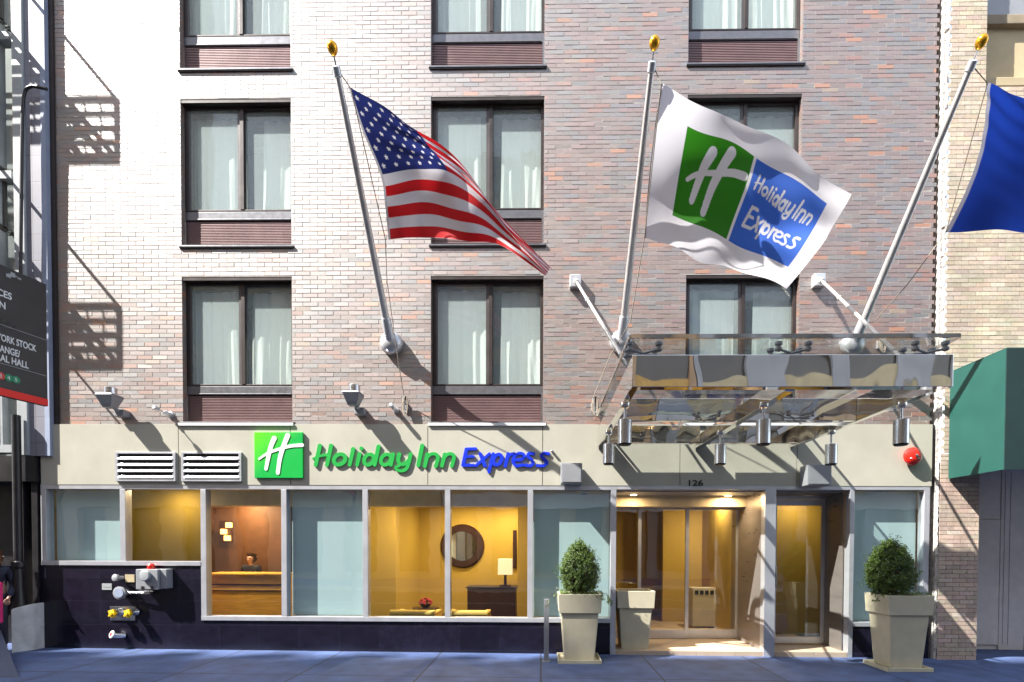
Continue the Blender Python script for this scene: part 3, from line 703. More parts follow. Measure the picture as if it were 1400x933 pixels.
# flags ------------------------------------------------------------
def catmull2(ctrl, nu, nv):
    """ctrl[j][i] = (u,v,(x,y,z)) grid -> dense array by Catmull-Rom in both directions"""
    A = np.array(ctrl, float)
    def interp(A, n):
        m = A.shape[0]; out = []
        for k in range(n + 1):
            t = k / n * (m - 1); i = min(int(t), m - 2); f = t - i
            p1, p2 = A[i], A[i + 1]; p0 = A[i - 1] if i else 2 * p1 - p2; p3 = A[i + 2] if i + 2 < m else 2 * p2 - p1
            out.append(.5 * ((2 * p1) + (-p0 + p2) * f + (2 * p0 - 5 * p1 + 4 * p2 - p3) * f * f + (-p0 + 3 * p1 - 3 * p2 + p3) * f ** 3))
        return np.array(out)
    B = interp(A, nv); C = interp(np.swapaxes(B, 0, 1), nu); return np.swapaxes(C, 0, 1)
def flag(name, ctrl, nu, nv, colfn, m, label, ripple):
    G = catmull2(ctrl, nu, nv)
    U, V = np.meshgrid(np.linspace(0, 1, nu + 1), np.linspace(0, 1, nv + 1))
    G[:, :, 1] += ripple(U, V)
    me = bpy.data.meshes.new(name); org = G[0, 0].copy()
    vs = (G - org).reshape(-1, 3); nx = nu + 1
    idx = np.arange((nu + 1) * (nv + 1)).reshape(nv + 1, nu + 1)
    fs = np.stack([idx[:-1, :-1], idx[1:, :-1], idx[1:, 1:], idx[:-1, 1:]], -1).reshape(-1, 4)
    me.from_pydata(vs.tolist(), [], fs.tolist())
    me.polygons.foreach_set('use_smooth', [True] * len(me.polygons))
    if colfn is not None:
        c = colfn(U, V).reshape(-1, 3); at = me.color_attributes.new('Col', 'FLOAT_COLOR', 'POINT')
        at.data.foreach_set('color', np.concatenate([c, np.ones((len(c), 1))], 1).astype(np.float32).ravel())
    me.materials.append(m); o = bpy.data.objects.new(name, me); COL.objects.link(o); o.location = org
    tag(o, label, 'flag'); return o
def zc(ox, oy, s): return lambda x, y, d: tuple(P(ox + x / s, oy + y / s, d))
q = zc(420, 50, 2.744)
top = [(153, 187), (290, 262), (408, 350), (580, 485), (735, 680), (918, 868)]
mid = [(275, 520), (412, 502), (528, 513), (655, 595), (768, 745), (905, 882)]
bot = [(305, 763), (440, 752), (560, 760), (670, 778), (775, 812), (893, 895)]
yt = [-2.0, -1.95, -1.85, -1.75, -1.7, -1.7]; ym = [-1.5, -1.6, -1.55, -1.85, -1.55, -1.6]; yb = [-1.1, -1.25, -1.5, -1.3, -1.6, -1.55]
def lerp(a, b, t): return tuple(x + (y - x) * t for x, y in zip(a, b))
r1 = [lerp(a, b, .5) for a, b in zip(top, mid)]; r3 = [lerp(a, b, .5) for a, b in zip(mid, bot)]
r1[0] = (204, 345); r1[1] = (348, 382); r3[0] = (293, 640)
ctrl = [[q(*p, d) for p, d in zip(row, yy)] for row, yy in ((top, yt), (r1, [(a + b) / 2 for a, b in zip(yt, ym)]), (mid, ym), (r3, [(a + b) / 2 for a, b in zip(ym, yb)]), (bot, yb))]
STAR = []
def us_col(U, V):
    # rows are at v=0,.25,.5(mid = .538),.75,1 -> remap so mid row is the canton edge
    V2 = np.where(V < .5, V / .5 * .5385, .5385 + (V - .5) / .5 * .4615)
    k = np.floor(V2 * 13).astype(int); red = (k % 2 == 0)
    C = np.where(red[..., None], np.array([.62, .015, .02]), np.array([.72, .71, .76]))
    cant = (U < .4) & (V2 < .5385); C[cant] = (.02, .03, .15)
    for r in range(9):
        n = 6 if r % 2 == 0 else 5
        for i in range(n):
            su = (.033 + (.0667 * i if n == 6 else .0333 + .0667 * i)); sv = .5385 * (r + 1) / 10
            dx = (U - su) * 1.6; dy = V2 - sv; rr = np.hypot(dx, dy); a = np.arctan2(dx, -dy)
            lim = .0165 * (.52 + .48 * np.abs(np.cos(a * 2.5)) ** 1.5)
            C[cant & (rr < lim)] = (.75, .75, .8)
    hem = U < .012; C[hem] = (.55, .55, .58)
    return C
flag('national_flag', ctrl, 380, 250, us_col, M['cloth'], 'stars and stripes flag blowing from its pole, canton in shade',
     lambda U, V: .035 * np.sin(9 * U + 5 * V) * np.minimum(1, U * 3) + .02 * np.sin(19 * U - 9 * V + 1) * np.minimum(1, U * 3) + .012 * np.sin(34 * V - 14 * U) * np.exp(-((V - .2) / .3) ** 2) * np.minimum(1, U * 4))

q = zc(860, 50, 2.591)
TL, TR, BR, BL = (115, 165), (795, 552), (548, 905), (55, 712)
def bil(u, v): return lerp(lerp(TL, TR, u), lerp(BL, BR, u), v)
cu, ct = 6, []
adj = {(0, 0): (0, 0)}
for j in range(5):
    row = []
    for i in range(6):
        u, v = i / 5, j / 4; x, y = bil(u, v)
        y += 22 * math.sin(math.pi * u) * v * .35 - 14 * math.sin(math.pi * u) * (1 - v)
        x += -8 * math.sin(math.pi * v) * (1 - u) + (30 * math.sin(math.pi * v) * u * .6)
        if j == 4: y += [0, -5, 0, -28, -26, 0][i]; 
        yy = (-2.15 + 1.0 * v) * (1 - u) + (-1.75 + .25 * v) * u
        row.append(q(x, y, yy + .10 * math.sin(3.4 * u + 2 * v)))
    ct.append(row)
def white_col(U, V):
    C = np.empty(U.shape + (3,)); C[:] = (.84, .83, .88)
    G = (U > .165) & (U < .515) & (V > .17) & (V < .79); C[G] = (.035, .235, .012)
    B = (U > .53) & (U < .92) & (V > .17) & (V < .79); C[B] = (.05, .16, .68)
    # brush H in the green square: map to drawing coords 272..477, 97..290
    X = 262 + (U - .165) / .35 * 225; Y = 88 + (V - .17) / .62 * 212
    d = field([(p, a * 1.25, b * 1.25) for p, a, b in LOGO_H], X, Y); C[(d < 0) & (U > .17) & (U < .515)] = (.74, .74, .77)
    X = 20 + (U - .545) / .36 * 1620; Y = 130 + (V - .27) / .17 * 300
    d = field(HOL, X, Y); C[(d < -1) & B] = (.74, .75, .80)
    X = 1400 + 215 + (U - .56) / .34 * 990; Y = 165 + (V - .49) / .20 * 280
    d = field([(p, a * .95, b * .95) for p, a, b in EXP], X, Y); C[(d < 0) & B] = (.74, .75, .80)
    C[U < .008] = (.2, .2, .22)
    return C
flag('hotel_flag', ct, 460, 300, white_col, M['cloth'], 'white flag with a green square and a blue square lettered Holiday Inn Express',
     lambda U, V: .05 * np.sin(7 * U + 3 * V + .6) * np.minimum(1, U * 3) + .022 * np.sin(17 * U - 11 * V) * np.minimum(1, U * 3) + .018 * np.sin(15 * V + 9 * U) * np.minimum(1, U * 2))
ct = []
topf = [(1350, 113), (1420, 140), (1500, 190), (1590, 250)]; botf = [(1292, 318), (1390, 318), (1490, 330), (1580, 372)]
for j in range(5):
    v = j / 4; row = []
    for i in range(4):
        x, y = lerp(topf[i], botf[i], v); x += 16 * math.sin(math.pi * v) * (1 - i / 3)
        row.append(tuple(P(x, y, (-2.1 + .9 * v) * (1 - i / 3) + (-1.9 + .4 * v) * i / 3)))
    ct.append(row)
def blue_col(U, V):
    C = np.empty(U.shape + (3,)); C[:] = (.012, .045, .34); C[U < .02] = (.35, .36, .45); return C
flag('blue_flag', ct, 160, 120, blue_col, M['cloth'], 'plain royal blue flag with a pale hem flying at the edge of the photo', lambda U, V: .05 * np.sin(8 * U + 3 * V) * np.minimum(1, U * 3) + .02 * np.sin(22 * U - 6 * V) * np.minimum(1, U * 3) + .010 * np.sin(40 * V - 25 * U) * np.exp(-V * 3))

# ================================================================== small wall things
def floodlight(px, py, label):
    c = P(px, py, -.24); r = empty('floodlight', (c.x, 0, c.z), label, 'floodlight', 'grey floodlights aimed at the lettering')
    x, z = c.x, c.z
    MB().box(x - .03, x + .12, -.13, 0, z - .20, z - .09).build('junction_box', M['greybox'], r, bevel=.01)
    MB().tube([(x + .04, -.10, z - .12), (x + .03, -.17, z - .10), (x + .01, -.2, z - .05)], .028, 12).build('arm', M['greybox'], r, smooth=True)
    m = MB(); m.frus(x, -.24, z - .10, z + .07, .14, .12, .26, .24); m.frus(x, -.24, z + .071, z + .10, .27, .25, .24, .22); m.build('housing', M['greybox'], r, bevel=.012)
    MB().lathe((x + .02, -.24, z + .10), (0, 0, 1), [(0, .078), (.0, .08), (.10, .08), (.11, .07)], 24).build('hood', M['steel'], r, smooth=True)
    MB().quad((x - .11, -.363, z + .06), (x + .11, -.363, z + .06), (x + .07, -.305, z - .08), (x - .07, -.305, z - .08)).build('lens', M['palegrey'], r)
    return r
floodlight(150, 549, 'grey floodlight on the brick near the fire escape shadow'); floodlight(483, 546, 'grey floodlight on the brick between two windows, above the green lettering')
def nozzle(px, py, label, L):
    c = P(px, py, -.03); x, z = c.x, c.z; r = empty('wall_spotlight', (x, 0, z), label, 'spotlight', 'small silver rod fixtures on the brick')
    MB().lathe((x, 0, z), (0, -1, 0), [(0, .05), (.02, .05), (.03, .035)], 16).build('wall_plate', M['cup'], r, smooth=True)
    MB().tube([(x, -.02, z), (x, -.10, z + .005), (x - .01, -.15, z + .01)], [.034, .036, .02], 12).build('knuckle', M['cup'], r, smooth=True)
    MB().tube([(x - .01, -.14, z + .01), (x - .02, -L + .1, z + .02)], .009, 10).build('rod', M['steel'], r, smooth=True)
    MB().lathe((x - .02, -L + .12, z + .02), (0, -1, .1), [(0, .012), (.02, .03), (.11, .034), (.12, .026)], 16).build('head', M['cup'], r, smooth=True)
nozzle(232, 567, 'small silver rod fixture just outside the first window, over the vents', .34); nozzle(541, 561, 'small silver rod fixture beside the tied flag rope', .22)
def speaker(pa, pb, pt, pbm, label):
    y = -.30; a, b = XX(pa, y, 650), XX(pb, y, 650); z0, z1 = ZZ(pbm, y), ZZ(pt, y)
    r = empty('wall_speaker', ((a + b) / 2, -.05, z0), label, 'speaker', 'square grey boxes on the fascia')
    MB().box(a, b, y, -.07, z0, z1).build('cabinet', M['greybox'], r, bevel=.008)
    MB().box(a + .02, b - .02, y - .006, y - .001, z0 + .02, z1 - .02).build('front_grille', M['greybox'], r, bevel=.002)
    MB().box((a + b) / 2 - .05, (a + b) / 2 + .05, -.07, -.051, z0 + .08, z1 - .08).build('bracket', M['steel'], r)
speaker(767, 796, 633, 661, 'square grey box on the fascia, half in sun, after the blue lettering'); speaker(1104, 1137, 635, 663, 'square blue-grey box in shade above the side door')
bc = P(1247, 624, -.1)
bell = empty('alarm_bell', (bc.x, -.05, bc.z), 'round red alarm bell on the cream fascia near the cream brick wall', 'alarm bell')
MB().lathe((bc.x, -.052, bc.z), (0, -1, 0), [(0, .06), (.03, .06), (.035, .125), (.05, .135), (.075, .13), (.10, .10), (.115, .05), (.118, .004)], 36).build('gong', M['red'], bell, smooth=True)
MB().lathe((bc.x + .02, -.168, bc.z + .0), (0, -1, 0), [(0, .022), (.008, .022), (.014, .01)], 16).build('centre_bolt', M['steel'], bell, smooth=True)
MB().box(bc.x - .07, bc.x + .07, -.164, -.155, bc.z - .045, bc.z - .028).build('label_strip', M['white'], bell)

# fire service connections on the granite
gy = -.035
def gp(px, py, y=gy): return P(px, py, y)
bx = gp(207, 795, -.2)
fb = empty('fire_alarm_box', (bx.x, -.03, bx.z), 'grey metal box with a red lamp on top, fixed to the black granite', 'control box')
a, b, z0, z1 = XX(187, -.2, 795), XX(217, -.2, 795), ZZ(809, -.2), ZZ(781, -.2)
MB().box(a, b, -.22, -.031, z0, z1).build('housing', M['greybox'], fb, bevel=.01)
MB().box(b + .001, b + .10, -.17, -.031, z0 + .01, z1 - .0).build('side_box', M['greybox'], fb, bevel=.008)
c = gp(203, 776, -.12); MB().lathe((c.x + .04, -.12, z1), (0, 0, 1), [(0, .05), (.06, .05), (.085, .03)], 20).build('red_lamp', M['red'], fb, smooth=True)
c = gp(200, 787, -.22); MB().lathe((c.x, -.22, c.z), (0, -1, 0), [(0, .075), (.03, .085), (.05, .07), (.055, .01)], 28).build('round_dial', M['palegrey'], fb, smooth=True)
for p in (195, 208): c = gp(p, 804, -.22); MB().box(c.x - .022, c.x + .022, -.226, -.221, c.z - .025, c.z + .025).build('keyhole_plate', M['black'], fb)
c = gp(198, 812, -.12); MB().tube([gp(172, 810, -.1), gp(195, 811, -.12), gp(206, 811, -.12)], .018, 10).build('conduit', M['steel'], fb, smooth=True)
c = gp(163, 811, -.15); rc = empty('round_gauge', (c.x, -.03, c.z), 'round blue-grey capped outlet on the granite beside the control box', 'gauge')
MB().lathe((c.x, -.031, c.z), (0, -1, 0), [(0, .05), (.08, .05), (.085, .095), (.12, .1), (.125, .085)], 32).build('cap', M['greybox'], rc, smooth=True)
MB().lathe((c.x, -.158, c.z), (0, -1, 0), [(0, .07), (.006, .07)], 32).build('dial_face', M['paleblue'], rc)
c = gp(159, 791, -.13); k = empty('knob_outlet', (c.x, -.03, c.z), 'small knob-shaped outlet just above the round capped outlet', 'outlet')
MB().lathe((c.x + .02, -.031, c.z), (-.2, -1, .1), [(0, .03), (.08, .03), (.085, .05), (.13, .055), (.14, .03)], 20).build('cap', M['greybox'], k, smooth=True)
c = gp(147, 802); pl = empty('notice_plate', (c.x, -.03, c.z), 'small white notice plate on the granite beside the round outlet', 'plate')
MB().box(c.x - .085, c.x + .07, -.04, -.031, c.z - .055, c.z + .045).build('plate', M['palegrey'], pl, bevel=.002)
MB().box(c.x - .06, c.x + .05, -.0425, -.0405, c.z - .012, c.z - .004).build('printed_line', M['greybox'], pl)
c = gp(178, 791); pl = empty('brass_plate', (c.x, -.03, c.z), 'small brown plate between the knob outlet and the control box', 'plate')
MB().box(c.x - .08, c.x + .07, -.04, -.031, c.z - .06, c.z + .06).build('plate', M['beige'], pl, bevel=.002)
c = gp(168, 839); sc = empty('siamese_connection', (c.x, -.03, c.z), 'steel plate with two yellow hose caps on the granite', 'fire connection')
MB().box(c.x - .20, c.x + .20, -.045, -.031, c.z - .11, c.z + .11).build('plate', M['steel'], sc, bevel=.003)
for p in (153, 174):
    c = gp(p, 839, -.16)
    MB().lathe((c.x + .05, -.045, c.z + .01), (-.25, -1, 0), [(0, .06), (.05, .05), (.09, .05)], 20).build('inlet', M['steel'], sc, smooth=True)
    m = MB(); m.lathe((c.x + .02, -.14, c.z), (-.25, -1, 0), [(0, .05), (.005, .058), (.04, .058), (.05, .03), (.06, .03), (.065, .01)], 12)
    for k in range(5):
        an = k * 2 * math.pi / 5; m.box(c.x + .012 + .055 * math.cos(an) - .012, c.x + .012 + .055 * math.cos(an) + .012, -.18, -.15, c.z + .055 * math.sin(an) - .012, c.z + .055 * math.sin(an) + .012)
    m.build('yellow_cap', M['yellowcap'], sc)
c = gp(153, 868, -.14); hc = empty('hose_outlet', (c.x, -.03, c.z), 'single steel hose outlet with a pale red-lettered cap low on the granite', 'fire connection')
MB().tube([(c.x + .12, -.031, c.z - .03), (c.x + .06, -.10, c.z - .02), (c.x + .01, -.14, c.z)], .038, 14).build('inlet', M['steel'], hc, smooth=True)
MB().lathe((c.x + .01, -.13, c.z), (-.5, -1, .35), [(0, .05), (.02, .062), (.03, .05)], 24).build('cap', M['white'], hc, smooth=True)
MB().lathe(Vector((c.x + .01, -.13, c.z)) + Vector((-.5, -1, .35)).normalized() * .031, (-.5, -1, .35), [(0, .03), (.002, .03)], 16).build('cap_mark', M['red'], hc)

# ================================================================== planters & plants
def planter(x, y, label, tray=True, w=.62, h=.99):
    g = gz(x) + .001; r = empty('planter', (x, y, g), label, 'planter', 'tall square cream planters by the entrance'); d = w * .86
    b = g + (.03 if tray else 0)
    if tray:
        m = MB(); t = .60; td = .52; m.box(x - t / 2, x + t / 2, y - td / 2, y + td / 2, g, g + .02)
        for s in (-1, 1): m.box(x + s * t / 2 - .01, x + s * t / 2 + .01, y - td / 2 - .01, y + td / 2 + .01, g, g + .055); m.box(x - t / 2 + .011, x + t / 2 - .011, y + s * td / 2 - .01, y + s * td / 2 + .01, g, g + .055)
        m.build('tray', M['planter'], r, bevel=.004)
    m = MB(); m.frus(x, y, b, g + h - .27, w * .69, d * .69, w * .86, d * .86); m.build('pot_body', M['planter'], r, bevel=.012)
    # rim: hollow collar
    z0, z1 = g + h - .272, g + h; wi = .035; R4 = lambda z, w_, d_: [(x - w_ / 2, y - d_ / 2, z), (x + w_ / 2, y - d_ / 2, z), (x + w_ / 2, y + d_ / 2, z), (x - w_ / 2, y + d_ / 2, z)]
    m = MB(); m.rings([R4(z0, w * .90, d * .90), R4(z0 + .002, w * .955, d * .955), R4(z1, w, d), R4(z1, w - 2 * wi, d - 2 * wi), R4(z1 - .07, w - 2 * wi - .01, d - 2 * wi - .01)], cap=False)
    m.build('rim', M['planter'], r, bevel=.006)
    MB().box(x - w / 2 + wi, x + w / 2 - wi, y - d / 2 + wi, y + d / 2 - wi, z1 - .08, z1 - .06).build('soil', M['soil'], r)
    return r, z1
LEAF = pal([(.5, (.085, .14, .022)), (.3, (.13, .20, .030)), (.2, (.045, .085, .018))])
LEAF2 = pal([(.4, (.13, .20, .05)), (.35, (.32, .40, .16)), (.25, (.08, .14, .03))])
def leaves(mb, pts, size, palf, rnd):
    for p, nrm in pts:
        n = (Vector(nrm) + Vector((rnd.gauss(0, .6), rnd.gauss(0, .6), rnd.gauss(0, .6)))).normalized(); u = n.orthogonal().normalized()
        u = (Matrix.Rotation(rnd.uniform(0, 6.28), 3, n) @ u); w = n.cross(u); s = size * rnd.uniform(.6, 1.3)
        p = Vector(p); tip = p + u * s + n * s * .2; mb.add([p, p + u * s * .5 + w * s * .28, tip, p + u * s * .5 - w * s * .28], [(0, 1, 2, 3)], palf())
def shrub(x, y, z, h, w, label, seed):
    rnd = random.Random(seed); r = empty('boxwood_shrub', (x, y, z), label, 'shrub', 'clipped boxwoods in the planters'); st = MB()
    tips = []
    for k in range(620):
        a = rnd.uniform(0, 6.28); ct = rnd.uniform(-.75, 1); sr = math.sqrt(1 - ct * ct)
        k2 = rnd.uniform(.88, 1.02) * (1 + .03 * math.sin(3 * a + seed) * sr)
        cz = z + h * .46; prof = 1 - .18 * max(0, ct)
        p = Vector((x + w / 2 * sr * math.cos(a) * k2 * prof, y + w / 2 * sr * math.sin(a) * k2 * prof, cz + h * .54 * ct * k2)); tips.append((p, Vector((sr * math.cos(a), sr * math.sin(a), ct))))
    for p, n in tips[:90]: st.tube([(x + rnd.gauss(0, .01), y + rnd.gauss(0, .01), z - .03), (x + (p.x - x) * .5, y + (p.y - y) * .5, z + (p.z - z) * .4), p - n * .04], [.009, .005, .002], 5)
    st.tube([(x, y, z - .05), (x, y, z + h * .4)], [.022, .015], 8); st.build('stem', M['wood'], r)
    lv = MB()
    for p, n in tips:
        L = rnd.uniform(.04, .085) if rnd.random() > .05 else rnd.uniform(.11, .16); up = (n + Vector((0, 0, .5))).normalized()
        for q_ in range(26):
            t = rnd.random(); b = p - n * .05 + up * (t * L) + Vector([rnd.gauss(0, .013) for _ in range(3)]); leaves(lv, [(b, up)], .026, LEAF, rnd)
    for q_ in range(2500):
        v = Vector([rnd.gauss(0, 1) for _ in range(3)]).normalized() * rnd.uniform(.55, .9); b = (x + v.x * w / 2 * .9, y + v.y * w / 2 * .9, z + h * .46 + v.z * h * .5)
        if b[2] > z: leaves(lv, [(b, v)], .028, LEAF, rnd)
    lv.build('foliage', M['leaf'], r)
def trailing(x, y, z, w, d, label, seed, spill):
    rnd = random.Random(seed); r = empty('trailing_plant', (x, y, z), label, 'trailing plant'); lv = MB(); st = MB()
    for k in range(130):
        a = rnd.uniform(0, 6.28); e = rnd.uniform(.70, .97); c, s = math.cos(a), math.sin(a); kk = max(abs(c), abs(s)); bx_, by_ = x + c / kk * w / 2 * e, y + s / kk * d / 2 * e
        for q_ in range(8): leaves(lv, [((bx_ + rnd.gauss(0, .025), by_ + rnd.gauss(0, .02), z + rnd.uniform(-.05, .045)), (0, 0, 1))], .032, LEAF2, rnd)
    for (dx, dy, dz) in spill:
        p0 = Vector((x + dx, y + dy, z)); p1 = p0 + Vector((dx * .35, dy * .2, .02)); p2 = p1 + Vector((dx * .25, 0, dz)); st.tube([p0, p1, p2], .003, 5)
        for q_ in range(30):
            t = rnd.random(); b = p0.lerp(p1, t) if t < .5 else p1.lerp(p2, t); leaves(lv, [(b + Vector([rnd.gauss(0, .015) for _ in range(3)]), (0, -1, .3))], .034, LEAF2, rnd)
    st.build('stem', M['wood'], r); lv.build('foliage', M['leaf'], r)
pL = XX(793, -.68, 830); pR = XX(1245, -1.0, 830)
_, zt = planter(pL, -.45, 'cream planter with a round shrub standing before the aqua pane by the door')
shrub(pL + .0, -.45, zt - .05, .80, .56, 'clipped round boxwood in the planter beside the sliding doors', 3)
trailing(pL, -.45, zt - .02, .56, .48, 'variegated trailing plant around the boxwood beside the sliding doors', 5, [(.28, -.1, -.12), (.30, 0, -.20), (-.3, -.1, -.2), (.2, -.24, -.06)])
YR = -.68; pR = XX(1245, YR - .25, 850) ; 
_, zt = planter(pR, YR, 'cream planter with shrub nearest the cream brick wall, its side turned to view', h=1.04)
shrub(pR - .12, YR, zt - .05, .80, .60, 'clipped dark boxwood in the planter near the cream brick wall', 11)
trailing(pR, YR, zt - .02, .56, .48, 'variegated trailing plant around the boxwood near the cream brick wall', 9, [(.28, 0, -.05), (-.28, -.15, -.1), (.3, .05, -.03)])
planter(XX(866, .28, 830), .30, 'empty cream planter tucked into the entrance recess', tray=False, w=.60, h=.98)
# bollard post
bx = XX(747, -.55, 860); bo = empty('post', (bx, -.55, gz(bx)), 'slim flat dark grey post on the pavement before the aqua pane', 'post')
MB().box(bx - .035, bx + .035, -.57, -.53, gz(bx), .86).build('upright', M['greybox'], bo, bevel=.004); MB().box(bx - .06, bx + .06, -.61, -.49, gz(bx) - .01, gz(bx) + .012).build('foot_plate', M['greybox'], bo, bevel=.003)

# ================================================================== lobby contents
def inz(px, py, y): return P(px, py, y)
mc = inz(632, 747, 4.15); mi = empty('round_mirror', (mc.x, 4.19, mc.z), 'round wall mirror in a broad dark frame inside the lobby', 'mirror')
MB().lathe((mc.x, 4.195, mc.z), (0, -1, 0), [(0, .50), (.03, .52), (.07, .48), (.06, .34), (.03, .33)], 48).build('frame', M['darkwood'], mi, smooth=True)
MB().lathe((mc.x, 4.13, mc.z), (0, -1, 0), [(0, .345), (.004, .345)], 48).build('mirror_glass', M['mirror'], mi)
c = inz(691, 775, 3.2); la = empty('table_lamp', (c.x, 3.2, .75), 'table lamp with a square cream shade on the dark cabinet in the lobby', 'lamp')
MB().frus(c.x, 3.2, c.z - .17, c.z + .17, .31, .31, .30, .30).build('lamp_shade', M['shade'], la, bevel=.01)
MB().box(c.x - .03, c.x + .03, 3.17, 3.23, .78, c.z - .171).build('lamp_column', M['darkwood'], la); MB().box(c.x - .12, c.x + .12, 3.08, 3.32, .752, .78).build('lamp_base', M['darkwood'], la)
k0, k1 = XX(641, 3.2, 810), XX(706, 3.2, 810)
cb = empty('cabinet', ((k0 + k1) / 2, 3.2, 0), 'dark red wooden cabinet under the table lamp in the lobby', 'cabinet')
MB().box(k0, k1, 2.95, 3.5, .002, .72).build('carcass', M['darkwood'], cb, bevel=.01); MB().box(k0 - .03, k1 + .03, 2.92, 3.53, .722, .75).build('cabinet_top', M['black'], cb, bevel=.005)
MB().box(k0 + .05, (k0 + k1) / 2 - .01, 2.935, 2.949, .08, .66).build('cabinet_door', M['darkwood'], cb); MB().box((k0 + k1) / 2 + .01, k1 - .05, 2.935, 2.949, .08, .66).build('cabinet_door', M['darkwood'], cb)
def armchair(pa, pb, y, label):
    a, b = XX(pa, y, 840), XX(pb, y, 840); zt = ZZ(835, y)
    r = empty('armchair', ((a + b) / 2, y, 0), label, 'armchair', 'yellow lobby armchairs with backs to the window')
    m = MB(); cx = (a + b) / 2
    m.tube([(a, y, zt - .06), (b, y, zt - .06)], .06, 16); m.build('back_roll', M['fabric'], r, smooth=True)
    MB().box(a + .01, b - .01, y - .05, y + .06, .25, zt - .08).build('backrest', M['fabric'], r, bevel=.02); MB().box(a, b, y + .07, y + .60, .22, .45).build('seat', M['fabric'], r, bevel=.03)
    for s in (a, b - .1): MB().box(s, s + .1, y + .07, y + .6, .451, .50).build('arm', M['fabric'], r, bevel=.03)
    for sx in (a + .04, b - .04):
        for sy in (y, y + .55): MB().tube([(sx, sy, .002), (sx, sy, .24)], [.015, .022], 8).build('leg', M['darkwood'], r)
armchair(534, 595, .55, 'yellow armchair seen from behind, below the ochre column'); armchair(608, 667, .55, 'yellow armchair seen from behind, under the round mirror')
d0, d1 = XX(280, 1.4, 800), XX(387, 1.4, 800)
de = empty('reception_desk', ((d0 + d1) / 2, 1.4, 0), 'golden wood reception desk behind the narrow clear window', 'desk'); dz = ZZ(786, 1.4)
MB().box(d0, d1, 1.4, 1.9, .002, dz - .03).build('desk_front', M['deskwood'], de); MB().box(d0 - .02, d1 + .02, 1.34, 1.95, dz - .028, dz).build('desk_top', M['deskwood'], de, bevel=.005)
for zz in (dz - .22, dz - .33): MB().box(d0, d1, 1.385, 1.399, zz, zz + .02).build('groove_strip', M['darkwood'], de)
sc = inz(306, 726, 2.3); scn = empty('wall_sconce', (sc.x, 2.3, sc.z), 'lit sconce of three amber glass cubes behind the reception desk', 'lamp')
MB().box(sc.x - .12, sc.x + .14, 2.34, 2.38, sc.z - .25, sc.z + .2).build('back_plate', M['darkwood'], scn)
for p, r_ in ((311, 718), (304, 727), (309, 736)):
    c = inz(p, r_, 2.25); MB().box(c.x - .045, c.x + .045, 2.25, 2.338, c.z - .05, c.z + .05).build('glass_cube', M['lit'], scn, bevel=.008)
bw = mat('brown_wall', (.12, .05, .02), .6, var=.2)
rw = MB(); rw.box(-6.769, -6.75, 1.01, 4.1, .01, 2.6); rw.box(-6.749, XX(392, 2.5), 2.5, 2.55, 0, 2.6); rw.build('reception_wall', bw, hotel)
tx, tz = XX(582, 2.0, 830), ZZ(832, 2.0)
st_ = empty('side_table', (tx, 2.0, 0), 'small round dark table between the yellow armchairs in the lobby', 'table')
MB().lathe((tx, 2.0, tz - .03), (0, 0, 1), [(0, .25), (.028, .26), (.03, .25)], 28).build('table_top', M['darkwood'], st_, smooth=True)
MB().tube([(tx, 2.0, .03), (tx, 2.0, tz - .031)], .025, 10).build('pedestal', M['darkwood'], st_); MB().lathe((tx, 2.0, .002), (0, 0, 1), [(0, .18), (.02, .17), (.028, .04)], 24).build('foot', M['darkwood'], st_)
fb_ = empty('flower_bowl', (tx, 2.0, tz), 'bowl of dark red flowers on the small round lobby table', 'flowers')
MB().lathe((tx, 2.0, tz + .001), (0, 0, 1), [(0, .04), (.01, .06), (.05, .10), (.08, .11), (.079, .09)], 20).build('bowl', M['black'], fb_, smooth=True)
fm = MB(); fr_ = random.Random(2)
for k_ in range(60):
    v_ = Vector([fr_.gauss(0, 1) for _ in range(3)]).normalized(); v_.z = abs(v_.z); fm.lathe(Vector((tx, 2.0, tz + .08)) + Vector((v_.x * .11, v_.y * .11, v_.z * .09)), v_, [(0, .006), (.012, .024), (.024, .02), (.03, .004)], 7)
fm.build('blossom', mat('dark_red_petal', (.35, .015, .02), .6, var=.3), fb_)
hv = empty('fan_coil_unit', (XX(965, 2.2, 830), 2.2, .012), 'cream floor-standing heater with a dark grille in the vestibule', 'heater')
ha, hb = XX(947, 2.2, 830), XX(986, 2.2, 830); hzt = ZZ(803, 2.2)
MB().box(ha, hb, 2.2, 2.5, .05, hzt).build('casing', M['planter'], hv, bevel=.01)
for k in range(5): MB().box(ha + .04 + k * .1, ha + .11 + k * .1, 2.192, 2.199, hzt - .13, hzt - .05).build('grille', M['black'], hv)
MB().box(XX(701, 4.1, 740), XX(706, 4.1, 740), 4.15, 4.19, 1.1, 2.0).build('picture_edge', M['darkwood'], None, org=(XX(703, 4.1, 740), 4.17, 1.1))
tag(bpy.data.objects['picture_edge'], 'narrow dark picture frame on the lobby back wall', 'picture'); bpy.data.objects['picture_edge'].name = 'picture_frame'

